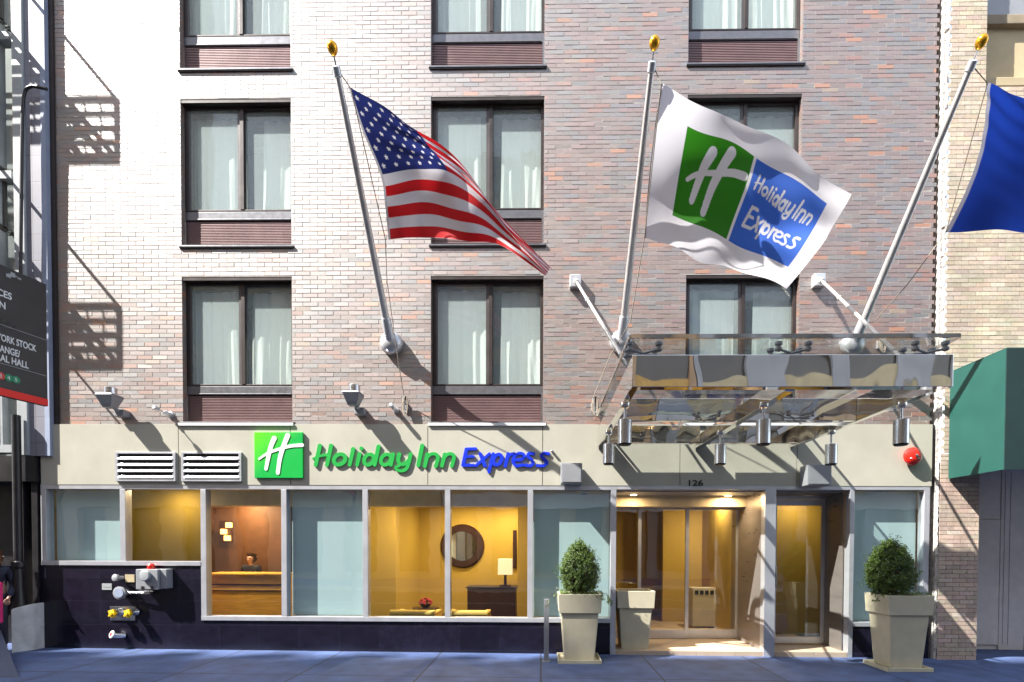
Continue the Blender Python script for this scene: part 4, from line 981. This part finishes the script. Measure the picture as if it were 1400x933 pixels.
def downlight(x, y, z, label, e, group='round ceiling downlights'):
    r = empty('downlight', (x, y, z), label, 'downlight', group)
    MB().lathe((x, y, z - .012), (0, 0, 1), [(0, .06), (.011, .075)], 24).build('trim_ring', M['alu'], r)
    MB().lathe((x, y, z - .016), (0, 0, 1), [(0, .05), (.003, .05)], 24).build('lens', M['lamp'], r)
    l = bpy.data.lights.new('downlight_lamp', 'AREA'); l.shape = 'DISK'; l.size = .12; l.energy = e * .48; l.color = (1, .74, .42)
    o = bpy.data.objects.new('downlight_lamp', l); COL.objects.link(o); o.location = (0, 0, -.03); o.parent = r
for i, (x, y) in enumerate([(-6.2, .5), (-5.5, .95), (-5.9, 2.1), (-2.5, 1.4), (-1.2, 1.5), (-1.7, 3.3), (-.7, 3.5)]):
    downlight(x, y, 2.62, ['warm downlight in the small room behind the ochre window', 'unseen warm downlight added to brighten the front of the reception desk', 'warm downlight over the wall behind the desk', 'warm downlight above the armchair by the ochre column', 'warm downlight above the armchair by the mirror', 'warm downlight washing the round mirror wall', 'warm downlight above the table lamp'][i], [7, 70, 30, 30, 30, 26, 26][i])  # desk-front downlight is an unseen lamp added to brighten the desk
downlight(EX1 - .35, .55, GT - .011, 'warm downlight in the entrance soffit near the stone side wall', 10)
downlight(EX0 + .35, .45, GT - .011, 'warm downlight in the entrance soffit above the empty planter', 6)
downlight(XX(980, 2.0), 1.9, 2.60, 'warm downlight inside the vestibule over the heater', 32)
downlight(XX(1100, 1.2), 1.3, 2.60, 'warm downlight behind the single glass door', 7)

# ================================================================== people
def skinned(name, m, parent, verts, edges, radii, sub=2):
    me = bpy.data.meshes.new(name); org = root_loc(parent); me.from_pydata([tuple(Vector(v) - org) for v in verts], edges, [])
    o = bpy.data.objects.new(name, me); COL.objects.link(o)
    sk = o.modifiers.new('s', 'SKIN'); sk.use_smooth_shade = True
    for i, r_ in enumerate(radii):
        rr = r_ if isinstance(r_, tuple) else (r_, r_); me.skin_vertices[0].data[i].radius = rr; me.skin_vertices[0].data[i].use_root = (i == 0)
    sb = o.modifiers.new('b', 'SUBSURF'); sb.levels = sub; sb.render_levels = sub
    dg = bpy.context.evaluated_depsgraph_get(); dg.update(); nm = bpy.data.meshes.new_from_object(o.evaluated_get(dg)); bpy.data.objects.remove(o)
    nm.materials.clear(); nm.materials.append(m); nm.polygons.foreach_set('use_smooth', [True] * len(nm.polygons))
    o = bpy.data.objects.new(name, nm); COL.objects.link(o); o.parent = parent; return o
def person(x, y, g, h, face, label, coat, legs, hair, long_hair=False, bag=False):
    r = empty('person', (x, y, g), label, 'person'); k = h / 1.70; cf, sf = math.cos(face), math.sin(face)
    def T(a, b, c): return (x + k * (a * cf - b * sf), y + k * (a * sf + b * cf), g + k * c)   # a: side, b: forward(-y at face 0 => use -b)
    J = dict(pel=(0, 0, .95), sp=(0, .0, 1.12), ch=(0, 0, 1.30), nk=(0, 0, 1.44), nk2=(0, -.015, 1.50), hd0=(0, -.025, 1.55), hd=(0, -.03, 1.60), hd2=(0, -.02, 1.66),
             hl=(-.09, 0, .90), kl=(-.10, -.03, .50), al=(-.10, 0, .09), tl=(-.10, -.14, .03), hr=(.09, 0, .90), kr=(.10, -.05, .50), ar=(.10, .04, .09), tr=(.10, -.10, .03),
             sl=(-.165, 0, 1.39), el=(-.23, .03, 1.12), wl=(-.21, -.10, .90), pl=(-.20, -.14, .84), sr=(.165, 0, 1.39), er=(.23, .03, 1.12), wr=(.20, -.14, .93), pr=(.19, -.19, .88))
    def chain(keys, E, rad, name, m, sub=2):
        vs = [T(*J[q_]) for q_ in keys]; return skinned(name, m, r, vs, [(keys.index(a_), keys.index(b_)) for a_, b_ in E], [tuple(k * v for v in (t if isinstance(t, tuple) else (t, t))) for t in rad], sub)
    keys = list(J)
    E = [('pel', 'sp'), ('sp', 'ch'), ('ch', 'nk'), ('nk', 'nk2'), ('nk2', 'hd0'), ('hd0', 'hd'), ('hd', 'hd2'), ('pel', 'hl'), ('hl', 'kl'), ('kl', 'al'), ('al', 'tl'), ('pel', 'hr'), ('hr', 'kr'), ('kr', 'ar'), ('ar', 'tr'),
         ('ch', 'sl'), ('sl', 'el'), ('el', 'wl'), ('wl', 'pl'), ('ch', 'sr'), ('sr', 'er'), ('er', 'wr'), ('wr', 'pr')]
    rad = dict(pel=(.12, .10), sp=(.11, .09), ch=(.13, .10), nk=.055, nk2=.05, hd0=.07, hd=(.078, .092), hd2=(.07, .085), hl=.08, kl=.05, al=.036, tl=.03, hr=.08, kr=.05, ar=.036, tr=.03, sl=.05, el=.036, wl=.025, pl=.028, sr=.05, er=.036, wr=.025, pr=.028)
    chain(keys, E, [rad[q_] for q_ in keys], 'body', M['skin'])
    jk = ['pel', 'sp', 'ch', 'nk', 'sl', 'el', 'wl', 'sr', 'er', 'wr']
    chain(jk, [e_ for e_ in E if e_[0] in jk and e_[1] in jk], [(.15, .125), (.14, .12), (.155, .13), .075, .075, .06, .045, .075, .06, .045], 'jacket', coat)
    tk = ['pel', 'hl', 'kl', 'al', 'hr', 'kr', 'ar']
    chain(tk, [e_ for e_ in E if e_[0] in tk and e_[1] in tk], [(.135, .115), .098, .066, .055, .098, .066, .055], 'trousers', legs)
    for s in ('l', 'r'): chain(['a' + s, 't' + s], [('a' + s, 't' + s)], [.05, .042], 'shoe', M['black'])
    hv_ = [T(0, .02, 1.62), T(0, .03, 1.68), T(0, .05, 1.58)] + ([T(0, .07, 1.48), T(0, .08, 1.38)] if long_hair else [T(0, .05, 1.54)])
    skinned('hair', hair, r, hv_, [(i, i + 1) for i in range(len(hv_) - 1)] if False else [(0, 1), (0, 2)] + [(i, i + 1) for i in range(2, len(hv_) - 1)], [k * .088, k * .085, k * .085] + [k * .07] * (len(hv_) - 3))
    f = MB()
    for s in (-1, 1):
        f.lathe(T(s * .032, -.108, 1.605), Vector(T(0, -1, 1.6)) - Vector(T(0, 0, 1.6)), [(0, .010), (.006, .008), (.009, .002)], 10)
    f.build('eyes', M['black'], r)
    n_ = MB(); n_.tube([T(0, -.112, 1.60), T(0, -.135, 1.57), T(0, -.115, 1.56)], [.008, .013, .008], 8); n_.build('nose', M['skin'], r, smooth=True)
    # fingers on both hands
    for s, q_ in ((-1, 'pl'), (1, 'pr')):
        bx_, by_, bz_ = J[q_]; hm = MB()
        for i in range(4): hm.tube([T(bx_ + (i - 1.5) * .016, by_ - .005, bz_ - .01), T(bx_ + (i - 1.5) * .017, by_ - .02, bz_ - .05), T(bx_ + (i - 1.5) * .016, by_ - .015, bz_ - .085 + abs(i - 1.3) * .008)], [.009, .008, .006], 8)
        hm.tube([T(bx_ - s * .02, by_, bz_ + .015), T(bx_ - s * .04, by_ - .025, bz_ - .02), T(bx_ - s * .035, by_ - .03, bz_ - .045)], [.010, .009, .007], 8); hm.build('fingers', M['skin'], r, smooth=True)
    if bag:
        pass
    return r, T
pp, T = person(XX(-7, -.35, 800), -.35, gz(-8.3), 1.52, R(35), 'person in a dark navy jacket with pink cloth, cut off by the photo edge', M['jacket'], M['jeans'], M['hair2'], True)
bg = MB(); c = P(-4.5, 828, -.72); bg.box(c.x - .28, c.x + .075, -.75, -.69, c.z - .26, c.z + .34); o = bg.build('pink_bag', M['pink'], None, bevel=.03, org=(c.x, -.57, c.z - .4)); tag(o, 'bright pink tote bag carried by the person at the photo edge', 'bag')
person(XX(343, 2.15, 750), 2.15, .0, 1.44, 0, 'receptionist in a dark jacket with dark hair standing behind the desk', M['jacket'], M['jeans'], M['hair'])

# ================================================================== left neighbour
LBX = XX(59)
lb = empty('left_neighbour_building', (LBX, 0, 0), 'neighbouring building with grey tiled pier and dark shopfront beside the hotel', 'building')
lt = P(40, 365, -.15).z
LZ = 11.5
MB().box(XX(30, -.15, 200), XX(51, -.15, 200), -.09, .4, 3.0, LZ).build('tiled_pier', M['tile'], lb)
MB().box(XX(51.2, -.15, 200), XX(58, -.15, 200), -.098, .4, 3.0, LZ).build('pale_edge', M['paleblue'], lb)
MB().box(XX(15, -.15, 200), XX(29.6, -.15, 200), -.125, .4, 3.0, LZ).build('pilaster', M['palegrey'], lb, bevel=.01)
MB().box(-24, XX(-150, -.1, 200), -.09, .4, 3.0, LZ).build('upper_wall', M['tile'], lb)
for k in range(4):
    z0 = 3.2 + k * 2.1; MB().box(XX(-140, -.05, 200), XX(14, -.1, 200), .0, .01, z0, z0 + 1.95).build('window_pane', M['shopglass'], lb)
MB().box(-24, LBX - .01, .42, .5, 0, LZ).build('inner_wall', M['palegrey'], lb)
fr = MB()
for k in range(5): fr.box(XX(-150, -.05, 200), XX(14.5, -.1, 200), -.1, .05, 3.05 + k * 2.1, 3.17 + k * 2.1)
fr.box(XX(-2, -.05, 200), XX(1, -.05, 200), -.09, .04, 3.1, LZ); fr.build('window_grid', M['palegrey'], lb)
sh = MB(); sh.box(-24, LBX - .01, .30, .4, -.3, 2.98); sh.box(-24, LBX, -.12, .3, 2.6, 2.99); sh.box(XX(20, -.1, 700), XX(30, -.1, 700), -.08, .1, -.2, 2.6); sh.box(XX(44, -.05, 700), XX(52, -.05, 700), -.06, .1, -.2, 2.6); sh.build('dark_shopfront', M['black'], lb)
dp = MB(); x = XX(24, -.2, 700); dp.tube([(x, -.2, .55), (x, -.2, 3.6)], .055, 14); dp.lathe((x, -.2, 1.25), (0, 0, 1), [(0, .055), (.02, .085), (.10, .085), (.12, .055)], 16); dp.lathe((x, -.2, .55), (0, 0, 1), [(0, .13), (.02, .13), (.45, .075), (.7, .06)], 16)
dp.build('drain_pipe', M['black'], lb, smooth=True)
cp = [P(64, 122, -.2), P(45, 118, -.2), P(36, 122, -.2), P(32, 134, -.2), P(30.5, 160, -.2), P(28, 380, -.2), P(27, 420, -.2)]
MB().tube([cp[0]] + [Vector(v) for v in smooth_path([tuple(p) for p in cp[1:4]], 4)] + cp[4:], .022, 10).build('cable_conduit', M['black'], lb, smooth=True)
MB().box(XX(58.2, -.15, 200), XX(75, -.02, 200), -.03, .0, FT + .01, LZ).build('painted_shade_strip', M['bronze'], lb)
# near-black strip above covers the hotel brick edge, painting in its narrow shade
def fire_escape(zp, label, arm):
    xr = -8.36; xl = -11.2; d = .75
    r = empty('fire_escape', (xr, 0, zp), label, 'fire escape', 'iron fire escapes on the neighbouring building'); m = MB()
    for i in range(15): m.box(xl, xr, -d + i * .063, -d + i * .063 + .028, zp - .02, zp)
    m.box(xr - .04, xr, -d, 0, zp - .06, zp + .02); m.box(xr - .2, xr - .15, -d, 0, zp - .1, zp + .0); m.box(xl, xr, -d - .02, -d + .02, zp - .07, zp); m.build('platform', M['iron'], r)
    m = MB()
    for zz in (.22, .44, .66, .88): m.tube([(xl, -d, zp + zz), (xr, -d, zp + zz), (xr, -d + .001, zp + zz), (xr, -.0, zp + zz)] if zz > .8 else [(xl, -d, zp + zz), (xr, -d, zp + zz)], .026 if zz > .8 else .02, 8)
    m.tube([(xr, -d, zp), (xr, -d, zp + .9)], .024, 8); m.tube([(xr, -.02, zp), (xr, -.02, zp + .9)], .024, 8)
    for i in range(1, 12): m.tube([(xr - i * .25, -d, zp), (xr - i * .25, -d, zp + .88)], .008, 6)
    m.build('railing', M['iron'], r)
    m = MB(); m.box(xr - .55, xr - .50, -d + .03, -d + .08, zp - .1, zp + .02)
    for s in (0, .35): m.tube([(xr - .3 - s, -.25, zp + 0), (xr - 1.9 - s, -.25, zp + 2.6)], .03, 8)
    for i in range(8): t = i / 8; m.tube([(xr - .3 - 1.6 * t, -.25 - .0, zp + 2.6 * t), (xr - .3 - 1.6 * t - .35, -.25, zp + 2.6 * t)], .02, 6)
    m.build('ladder', M['iron'], r)
    if arm:
        MB().tube([(xr, 0, zp - .95), (xr, -.79, zp - .95)], .018, 8).build('bracket_arm', M['iron'], r)
fire_escape(9.73, 'upper iron fire escape outside the frame whose shadow falls by the top windows', False); fire_escape(6.55, 'lower iron fire escape whose shadow falls beside the window above the first floodlight', True)

# wayfinding sign on post
Fp = P(66, 600, -8 + 4.5); dirv = Vector((.196, .98, 0)).normalized(); Lw = .92
zt_, zb_ = P(67, 389, -3.5).z, P(62, 556, -3.5).z
ws = empty('wayfinding_sign', (Fp.x, Fp.y, gz(-5)), 'black street wayfinding sign with white lettering and a red foot band', 'sign')
def sp3(s, z, n=0): v = Vector((Fp.x, Fp.y, 0)) - dirv * s + Vector((dirv.y, -dirv.x, 0)) * n; return (v.x, v.y, z)
def slab(s0, s1, z0, z1, n0, n1): 
    m = MB(); vs = [sp3(s, z, n) for z in (z0, z1) for s, n in ((s0, n0), (s1, n0), (s1, n1), (s0, n1))]
    m.add(vs, [(0, 3, 2, 1), (4, 5, 6, 7), (0, 1, 5, 4), (1, 2, 6, 5), (2, 3, 7, 6), (3, 0, 4, 7)]); return m
slab(0, Lw, zb_ + .0, zt_, -.035, 0).build('panel', M['signblack'], ws, bevel=.002)
slab(.0, Lw, zb_ + .002, zb_ + .062, .0012, .004).build('red_band', emit('red_band_paint', (.9, .02, .01), 0.0), ws)
for f_ in (.46, .755): z = zt_ + (zb_ - zt_) * f_; slab(0, Lw, z, z + .004, .001, .003).build('rule_line', M['palegrey'], ws)
up = (0, 0, 1)
def stext(body, sr, z, w, size):
    s0 = sr + w; return text_mb(body, size, dirv, up, sp3(s0, z, .002), depth=.002, width=w, bold=.0015)
H = zt_ - zb_
for body, sr, zf, w in (('FRAUNCES', .385 * .62 + .02, .24, .30), ('TAVERN', .30, .33, .23), ('NEW YORK STOCK', .085, .58, .39), ('EXCHANGE/', .205, .665, .26), ('FEDERAL HALL', .145, .755 - .02, .34)):
    stext(body, sr, zt_ - H * zf, w, .078).build('lettering', M['white'], ws)
M['bullet'] = mat('bullet_green', (.01, .25, .11), .5); M['bulletr'] = mat('bullet_red', (.6, .05, .03), .5)
for i, (s, ch, mm) in enumerate(((.235, '5', 'bullet'), (.285, '4', 'bullet'), (.34, '3', 'bulletr'), (.39, '2', 'bulletr'))):
    z = zt_ - H * .85; c = sp3(s, z, .002); MB().lathe(c, (dirv.y, -dirv.x, 0), [(0, .030), (.002, .030)], 24).build('route_bullet', M[mm], ws)
    text_mb(ch, .045, dirv, up, sp3(s + .013, z - .016, .006), depth=.001).build('lettering', M['white'], ws)
sq = MB(); 
for a_, b_, c_, d_ in ((.40, .52, .030, .042), (.40, .52, .158, .17), (.40, .412, .042, .158), (.508, .52, .042, .158)):
    z_a, z_b = zt_ - d_, zt_ - c_; m = slab(a_, b_, z_a, z_b, .001, .003); sq.v += []; sq.add(m.v, m.f)
sq.build('emblem', M['palegrey'], ws)
rs = random.Random(4)
for k in range(7):
    s = rs.uniform(.17, .36); z = zt_ - .035 - rs.uniform(0, .14) * (s > .25) - rs.uniform(0, .035); a_ = rs.uniform(.015, .035); m = slab(s, s + a_, z, z + a_ * rs.uniform(.4, 1.2), .001, .002 + .0002 * k); m.build('torn_sticker', M['palegrey'], ws)
v = sp3(Lw + .05, 0, -.02); MB().tube([(v[0], v[1], gz(-5)), (v[0], v[1], zt_ + .1)], .05, 16).build('post', M['black'], ws, smooth=True)

# white block, hatch
x = XX(26, -.35, 860); c = MB(); xa, xb = XX(7, -.5, 860), XX(46, -.2, 860); zt2 = P(26, 826, -.3).z
c.add([(xa, -.42, gz(-8) - .05), (xb + .0, -.2, gz(-8) - .05), (xb, .25, -.1), (xa, .25, -.1), (xa + .0, -.42, zt2 - .06), (xb, -.2, zt2), (xb, .25, zt2), (xa, .25, zt2 - .03)], [(0, 3, 2, 1), (4, 5, 6, 7), (0, 1, 5, 4), (1, 2, 6, 5), (2, 3, 7, 6), (3, 0, 4, 7)])
o = c.build('concrete_block', M['concrete'], None, bevel=.025, org=(x, -.2, gz(-8))); tag(o, 'rough white-painted concrete block standing beside the granite base', 'block')
hp = [P(27, 936, -8 + 6.15), P(1, 862, -.55)]; h = MB(); x1_, x2_ = hp[0].x, hp[1].x
h.add([(x1_ - 2.2, hp[0].y, -.02), (x1_, hp[0].y, -.02), (x2_, -.55, hp[1].z), (x2_ - 2.2, -.55, hp[1].z), (x1_ - 2.2, hp[0].y, -.12), (x1_, hp[0].y, -.12), (x2_, -.55, -.12), (x2_ - 2.2, -.55, -.12)], [(0, 1, 2, 3), (7, 6, 5, 4), (0, 4, 5, 1), (1, 5, 6, 2), (2, 6, 7, 3), (3, 7, 4, 0)])
ho = h.build('cellar_hatch', M['hatch'], None, org=(x1_ - 1, -1.2, -.1)); tag(ho, 'sloping blue-grey cellar hatch at the lower corner of the photo', 'hatch')

# ================================================================== right neighbour
RX0 = XX(1288, -.1); RY = -.1
rb = empty('right_neighbour_building', (RX0, RY, 0), 'neighbouring building of cream brick with a grey panelled entrance', 'building')
bz0 = P(1310, 640, RY).z; recX = XX(1336, RY, 750)
hs = [(XX(1349, RY, 60), 14, ZZ(124, RY), 20)]
cm = lambda z: (PINKPAL() if z < 3.0 else CREAMPAL())
mb = brick_mesh(RX0, 9.2, 3.05, TOPZ, hs, RY, CREAMPAL, bl=.215, ch=.0655, joint=.007, tooth_l=0.03); mb.build('brick_wall', M['cream_brick'], rb)
mb = brick_mesh(RX0 - .06, recX, gz(6), 3.04, [], RY - .02, PINKPAL, bl=.215, ch=.0655, joint=.007); mb.build('brick_pier', M['cream_brick'], rb)
mb = MB(); sheet_with_holes(mb, RX0, 9.2, 3.05, TOPZ, hs, RY + .0065); mb.quad((RX0 - .06, RY - .0135, -.2), (recX, RY - .0135, -.2), (recX, RY - .0135, 3.04), (RX0 - .06, RY - .0135, 3.04)); mb.build('mortar_bed', M['dark_mortar'], rb)
MB().box(recX - .01, recX + .0, RY - .012, .6, -.2, 3.0).build('pier_return', M['beige'], rb)
zz = [ZZ(p, RY + .3) for p in (110, 40, 15)]
m = MB(); a = hs[0][0]; m.box(a + .01, 14, .18, .3, ZZ(124, .18), zz[1] + .1); m.build('stone_spandrel', M['beige'], rb)
MB().box(a + .01, 14, .1, .3, ZZ(40, .1), ZZ(18, .0)).build('stone_sill', mat('brown_stone_sill', (.27, .22, .15), .8, grime=.2), rb, bevel=.01)
MB().box(a + .01, 14, .12, .2, ZZ(18, .0) + .002, TOPZ).build('window_pane', M['greybox'], rb)
MB().box(a + .01, 14, .0, .17, ZZ(124, .0) , ZZ(112, .0)).build('stone_ledge', M['beige'], rb, bevel=.01)
# panelled entrance
ey = .75; gp_ = MB(); gp_.box(recX, 14, ey + .02, ey + .1, -.2, 3.05); gp_.box(recX, 14, RY, ey, 2.95, 3.04); o = gp_.build('entrance_wall', M['grey'], rb)
px_ = [XX(p, ey, 780) for p in (1331, 1366, 1402, 1440)]; dzt = ZZ(709, ey)
for i in range(3):
    if i == 0: MB().box(px_[i] + .01, px_[i + 1] - .008, ey - .012, ey + .018, .0, dzt).build('panel_door', M['grey'], rb, bevel=.004)
    MB().box(px_[i] + (.01 if i else .01), px_[i + 1] - .008, ey - .004, ey + .0185, (dzt + .012) if i == 0 else -.1, 2.94).build('wall_panel', M['grey'], rb, bevel=.003)
gr = MB()
for k in range(2): gr.box(px_[1] + .07 + k * .09, px_[1] + .073 + k * .09, ey - .007, ey - .0045, 0, 2.9)
gr.build('panel_groove', M['dark'], rb)
# rough mortar strip in the joint
mb = MB(); rr = random.Random(8); zz_ = gz(6) - .05; xa = XX(1281, -.05)
vs = []; k_ = 0
while zz_ < TOPZ:
    wl = xa + rr.gauss(0, .009); rx = RX0 - (.002 if zz_ > 3 else .062)
    for t_, yo in ((0, .03), (.15, 0), (.5, -.012), (.85, 0), (1, .02)): vs.append((wl + (rx - wl) * t_, -.065 + yo + rr.gauss(0, .006), zz_ + rr.gauss(0, .004)))
    zz_ += rr.uniform(.02, .05); k_ += 1
mb.add(vs, [(r_ * 5 + c_, r_ * 5 + c_ + 1, r_ * 5 + c_ + 6, r_ * 5 + c_ + 5) for r_ in range(k_ - 1) for c_ in range(4)])
mb.box(xa + .012, RX0 - .064, -.03, .1, gz(6) - .05, TOPZ)
mb.build('mortar_joint', M['white_mortar'], rb, smooth=True)
MB().box(HX1 + .0, xa + .05, .09, .12, -.2, TOPZ).build('joint_backing', M['dark_mortar'], rb)
# awning
aw = empty('awning', (XX(1290), 0, ZZ(650)), 'dark green canvas awning on the cream brick building', 'awning')
ax0 = XX(1290, -.12, 500); ax1 = 10.5; af = -1.07; zt3 = ZZ(478, af); zt4 = ZZ(512, -.12); zb3 = ZZ(641, af)
zm = (zt3 + zt4) / 2; x_ = P(1375, 560, af).x; ax0 = x_
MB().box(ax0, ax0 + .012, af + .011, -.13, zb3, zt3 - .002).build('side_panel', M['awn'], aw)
MB().box(ax0 - .003, ax1, af - .004, af + .010, zb3 - .003, zt3 - .002).build('front_panel', M['awn_shaded'], aw)
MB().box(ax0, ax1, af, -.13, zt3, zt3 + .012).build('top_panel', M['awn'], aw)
fr = MB(); fr.tube([(ax0 + .04, af + .04, zb3 + .03), (ax0 + .04, -.14, zb3 + .03)], .014, 8); fr.tube([(ax0 + .04, af + .04, zb3 + .03), (ax1, af + .04, zb3 + .03)], .014, 8); fr.build('support_frame', M['alu'], aw)

# ================================================================== ground
def ground(name, x0, x1, y0, y1, dz, m, n=1):
    mb = MB(); mb.quad((x0, y0, gz(x0) + dz), (x1, y0, gz(x1) + dz), (x1, y1, gz(x1) + dz), (x0, y1, gz(x0) + dz)); o = mb.build(name, m); o['kind'] = 'structure'; return o
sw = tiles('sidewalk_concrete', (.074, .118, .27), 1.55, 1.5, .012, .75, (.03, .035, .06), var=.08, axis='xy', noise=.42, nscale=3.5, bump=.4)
ground('ground', -200, 200, -200, 60, -.16, mat('distant_ground', (.12, .12, .12), .9))
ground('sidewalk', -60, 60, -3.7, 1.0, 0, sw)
ground('road', -60, 60, -11.9, -3.85, -.14, mat('asphalt', (.05, .05, .052), .85, var=.25, scale=40, bump=.5, bscale=150, grime=.2))
ground('far_sidewalk', -60, 60, -17.4, -12.05, 0, sw)
k = MB()
for y0_, y1_ in ((-3.85, -3.70), (-12.05, -11.9)):
    k.add([(-60, y0_, gz(-60) - .16), (60, y0_, gz(60) - .16), (60, y1_, gz(60) - .16), (-60, y1_, gz(-60) - .16), (-60, y0_, gz(-60) + .004), (60, y0_, gz(60) + .004), (60, y1_, gz(60) + .004), (-60, y1_, gz(-60) + .004)], [(0, 3, 2, 1), (4, 5, 6, 7), (0, 1, 5, 4), (1, 2, 6, 5), (2, 3, 7, 6), (3, 0, 4, 7)])
k.build('kerb', M['grey'], kind='structure')
k = MB(); k.add([(-60, -7.95, gz(-60) - .136), (60, -7.95, gz(60) - .136), (60, -7.83, gz(60) - .136), (-60, -7.83, gz(-60) - .136)], [(0, 1, 2, 3)]); k.build('road_marking', M['white'], kind='structure')

# ================================================================== opposite side of the street (seen in glass and steel)
def block(x0, x1, H_, label, wall, floor_h=3.6, win_w=1.5, pier=1.1, band=None, base='beige', parapet=None):
    r = empty('street_building', ((x0 + x1) / 2, -17.5, 0), label, 'building', 'buildings across the street'); Y = -17.5
    MB().box(x0, x1, Y - 12, Y - .35, -.6, H_).build('wall', wall, r)
    p = MB(); x = x0; n = max(1, int((x1 - x0) / (win_w + pier))); st = (x1 - x0) / n
    for i in range(n + 1): p.box(max(x0, x0 + i * st - pier / 2), min(x1, x0 + i * st + pier / 2), Y - .34, Y, -.6, H_ - .01)
    p.build('pier', wall, r); s = MB(); z = 4.4; wn = MB()
    while z < H_ - 1:
        s.box(x0, x1, Y - .339, Y - .08, z - .9, z); z += floor_h
    s.build('spandrel', M[band or 'beige'], r)
    z = 4.4
    wn.box(x0, x1, Y - .30, Y - .28, .3, H_ - .3); wn.build('window_band', M['opp_glass'], r)
    MB().box(x0, x1, Y - .2, Y + .12, 3.5, 4.2).build('shop_sign_band', M[base], r)
    if parapet: 
        m = MB()
        for a, b, h in parapet: m.box(a, b, Y - .45, Y - .1, H_ + .002, H_ + h)
        m.build('parapet', wall, r)
M['opp_glass'] = mat('opposite_glass', (.06, .045, .03), .25, spec=.8, var=.3, scale=.6)
w1 = mat('brown_stone', (.42, .28, .17), .85, var=.2, scale=.8); w2 = mat('tan_stone', (.60, .46, .31), .85, var=.15, scale=.8); w3 = mat('grey_stone', (.33, .33, .34), .85, var=.15, scale=.8)
M['gold_band'] = mat('gold_band', (.50, .30, .08), .5)
HB = 47.0
prnd = random.Random(21); par = []; xx = -72.0
while xx < -24:                                   # crenellated parapet
    if -48.6 < xx < -40.6: w_, g_ = .52, .9
    else: w_, g_ = prnd.uniform(1.5, 3.0), prnd.uniform(.3, .9)
    par.append((xx, xx + w_, 1.75)); par.append((xx + w_ + .001, xx + w_ + g_ - .001, .22)); xx += w_ + g_
block(-72, -24, HB, 'tall brown stone office building across the street, up-sun of the hotel', w1, band='gold_band', parapet=par)
block(-23.9, -5, 17, 'mid-height tan building across the street with gold bands', w2, band='gold_band', base='beige')
block(-4.9, 5.5, 21, 'brown stone building straight across from the entrance', w1, band='gold_band', base='white', win_w=1.2, pier=.7)
block(5.6, 30, 14, 'low grey stone building across the street towards the blue flag', w3, base='grey')

# ================================================================== light
sv = Vector((-2.35, -1, 2.8)).normalized()
w = bpy.data.worlds.new('World'); S.world = w; w.use_nodes = True; nt = w.node_tree; bgn = nt.nodes['Background']
sky = nt.nodes.new('ShaderNodeTexSky'); sky.sky_type = 'NISHITA'; sky.sun_disc = False; sky.sun_elevation = math.asin(sv.z); sky.sun_rotation = math.atan2(sv.x, sv.y)
hs_ = nt.nodes.new('ShaderNodeHueSaturation'); hs_.inputs['Saturation'].default_value = .5; nt.links.new(sky.outputs[0], hs_.inputs['Color']); nt.links.new(hs_.outputs[0], bgn.inputs[0]); bgn.inputs[1].default_value = .13
sl = bpy.data.lights.new('sun', 'SUN'); sl.energy = 4.7; sl.angle = R(.4); sl.color = (1, .96, .90); so = bpy.data.objects.new('sun', sl); COL.objects.link(so)
so.rotation_euler = (-sv).to_track_quat('-Z', 'Y').to_euler()
S.view_settings.view_transform = 'Standard'; S.view_settings.look = 'None'; S.view_settings.exposure = 1.85; S.view_settings.gamma = 1
S.cycles.max_bounces = 8; S.cycles.transparent_max_bounces = 12; S.cycles.caustics_reflective = False; S.cycles.caustics_refractive = False
S.cycles.use_denoising = True; S.cycles.sample_clamp_indirect = 6
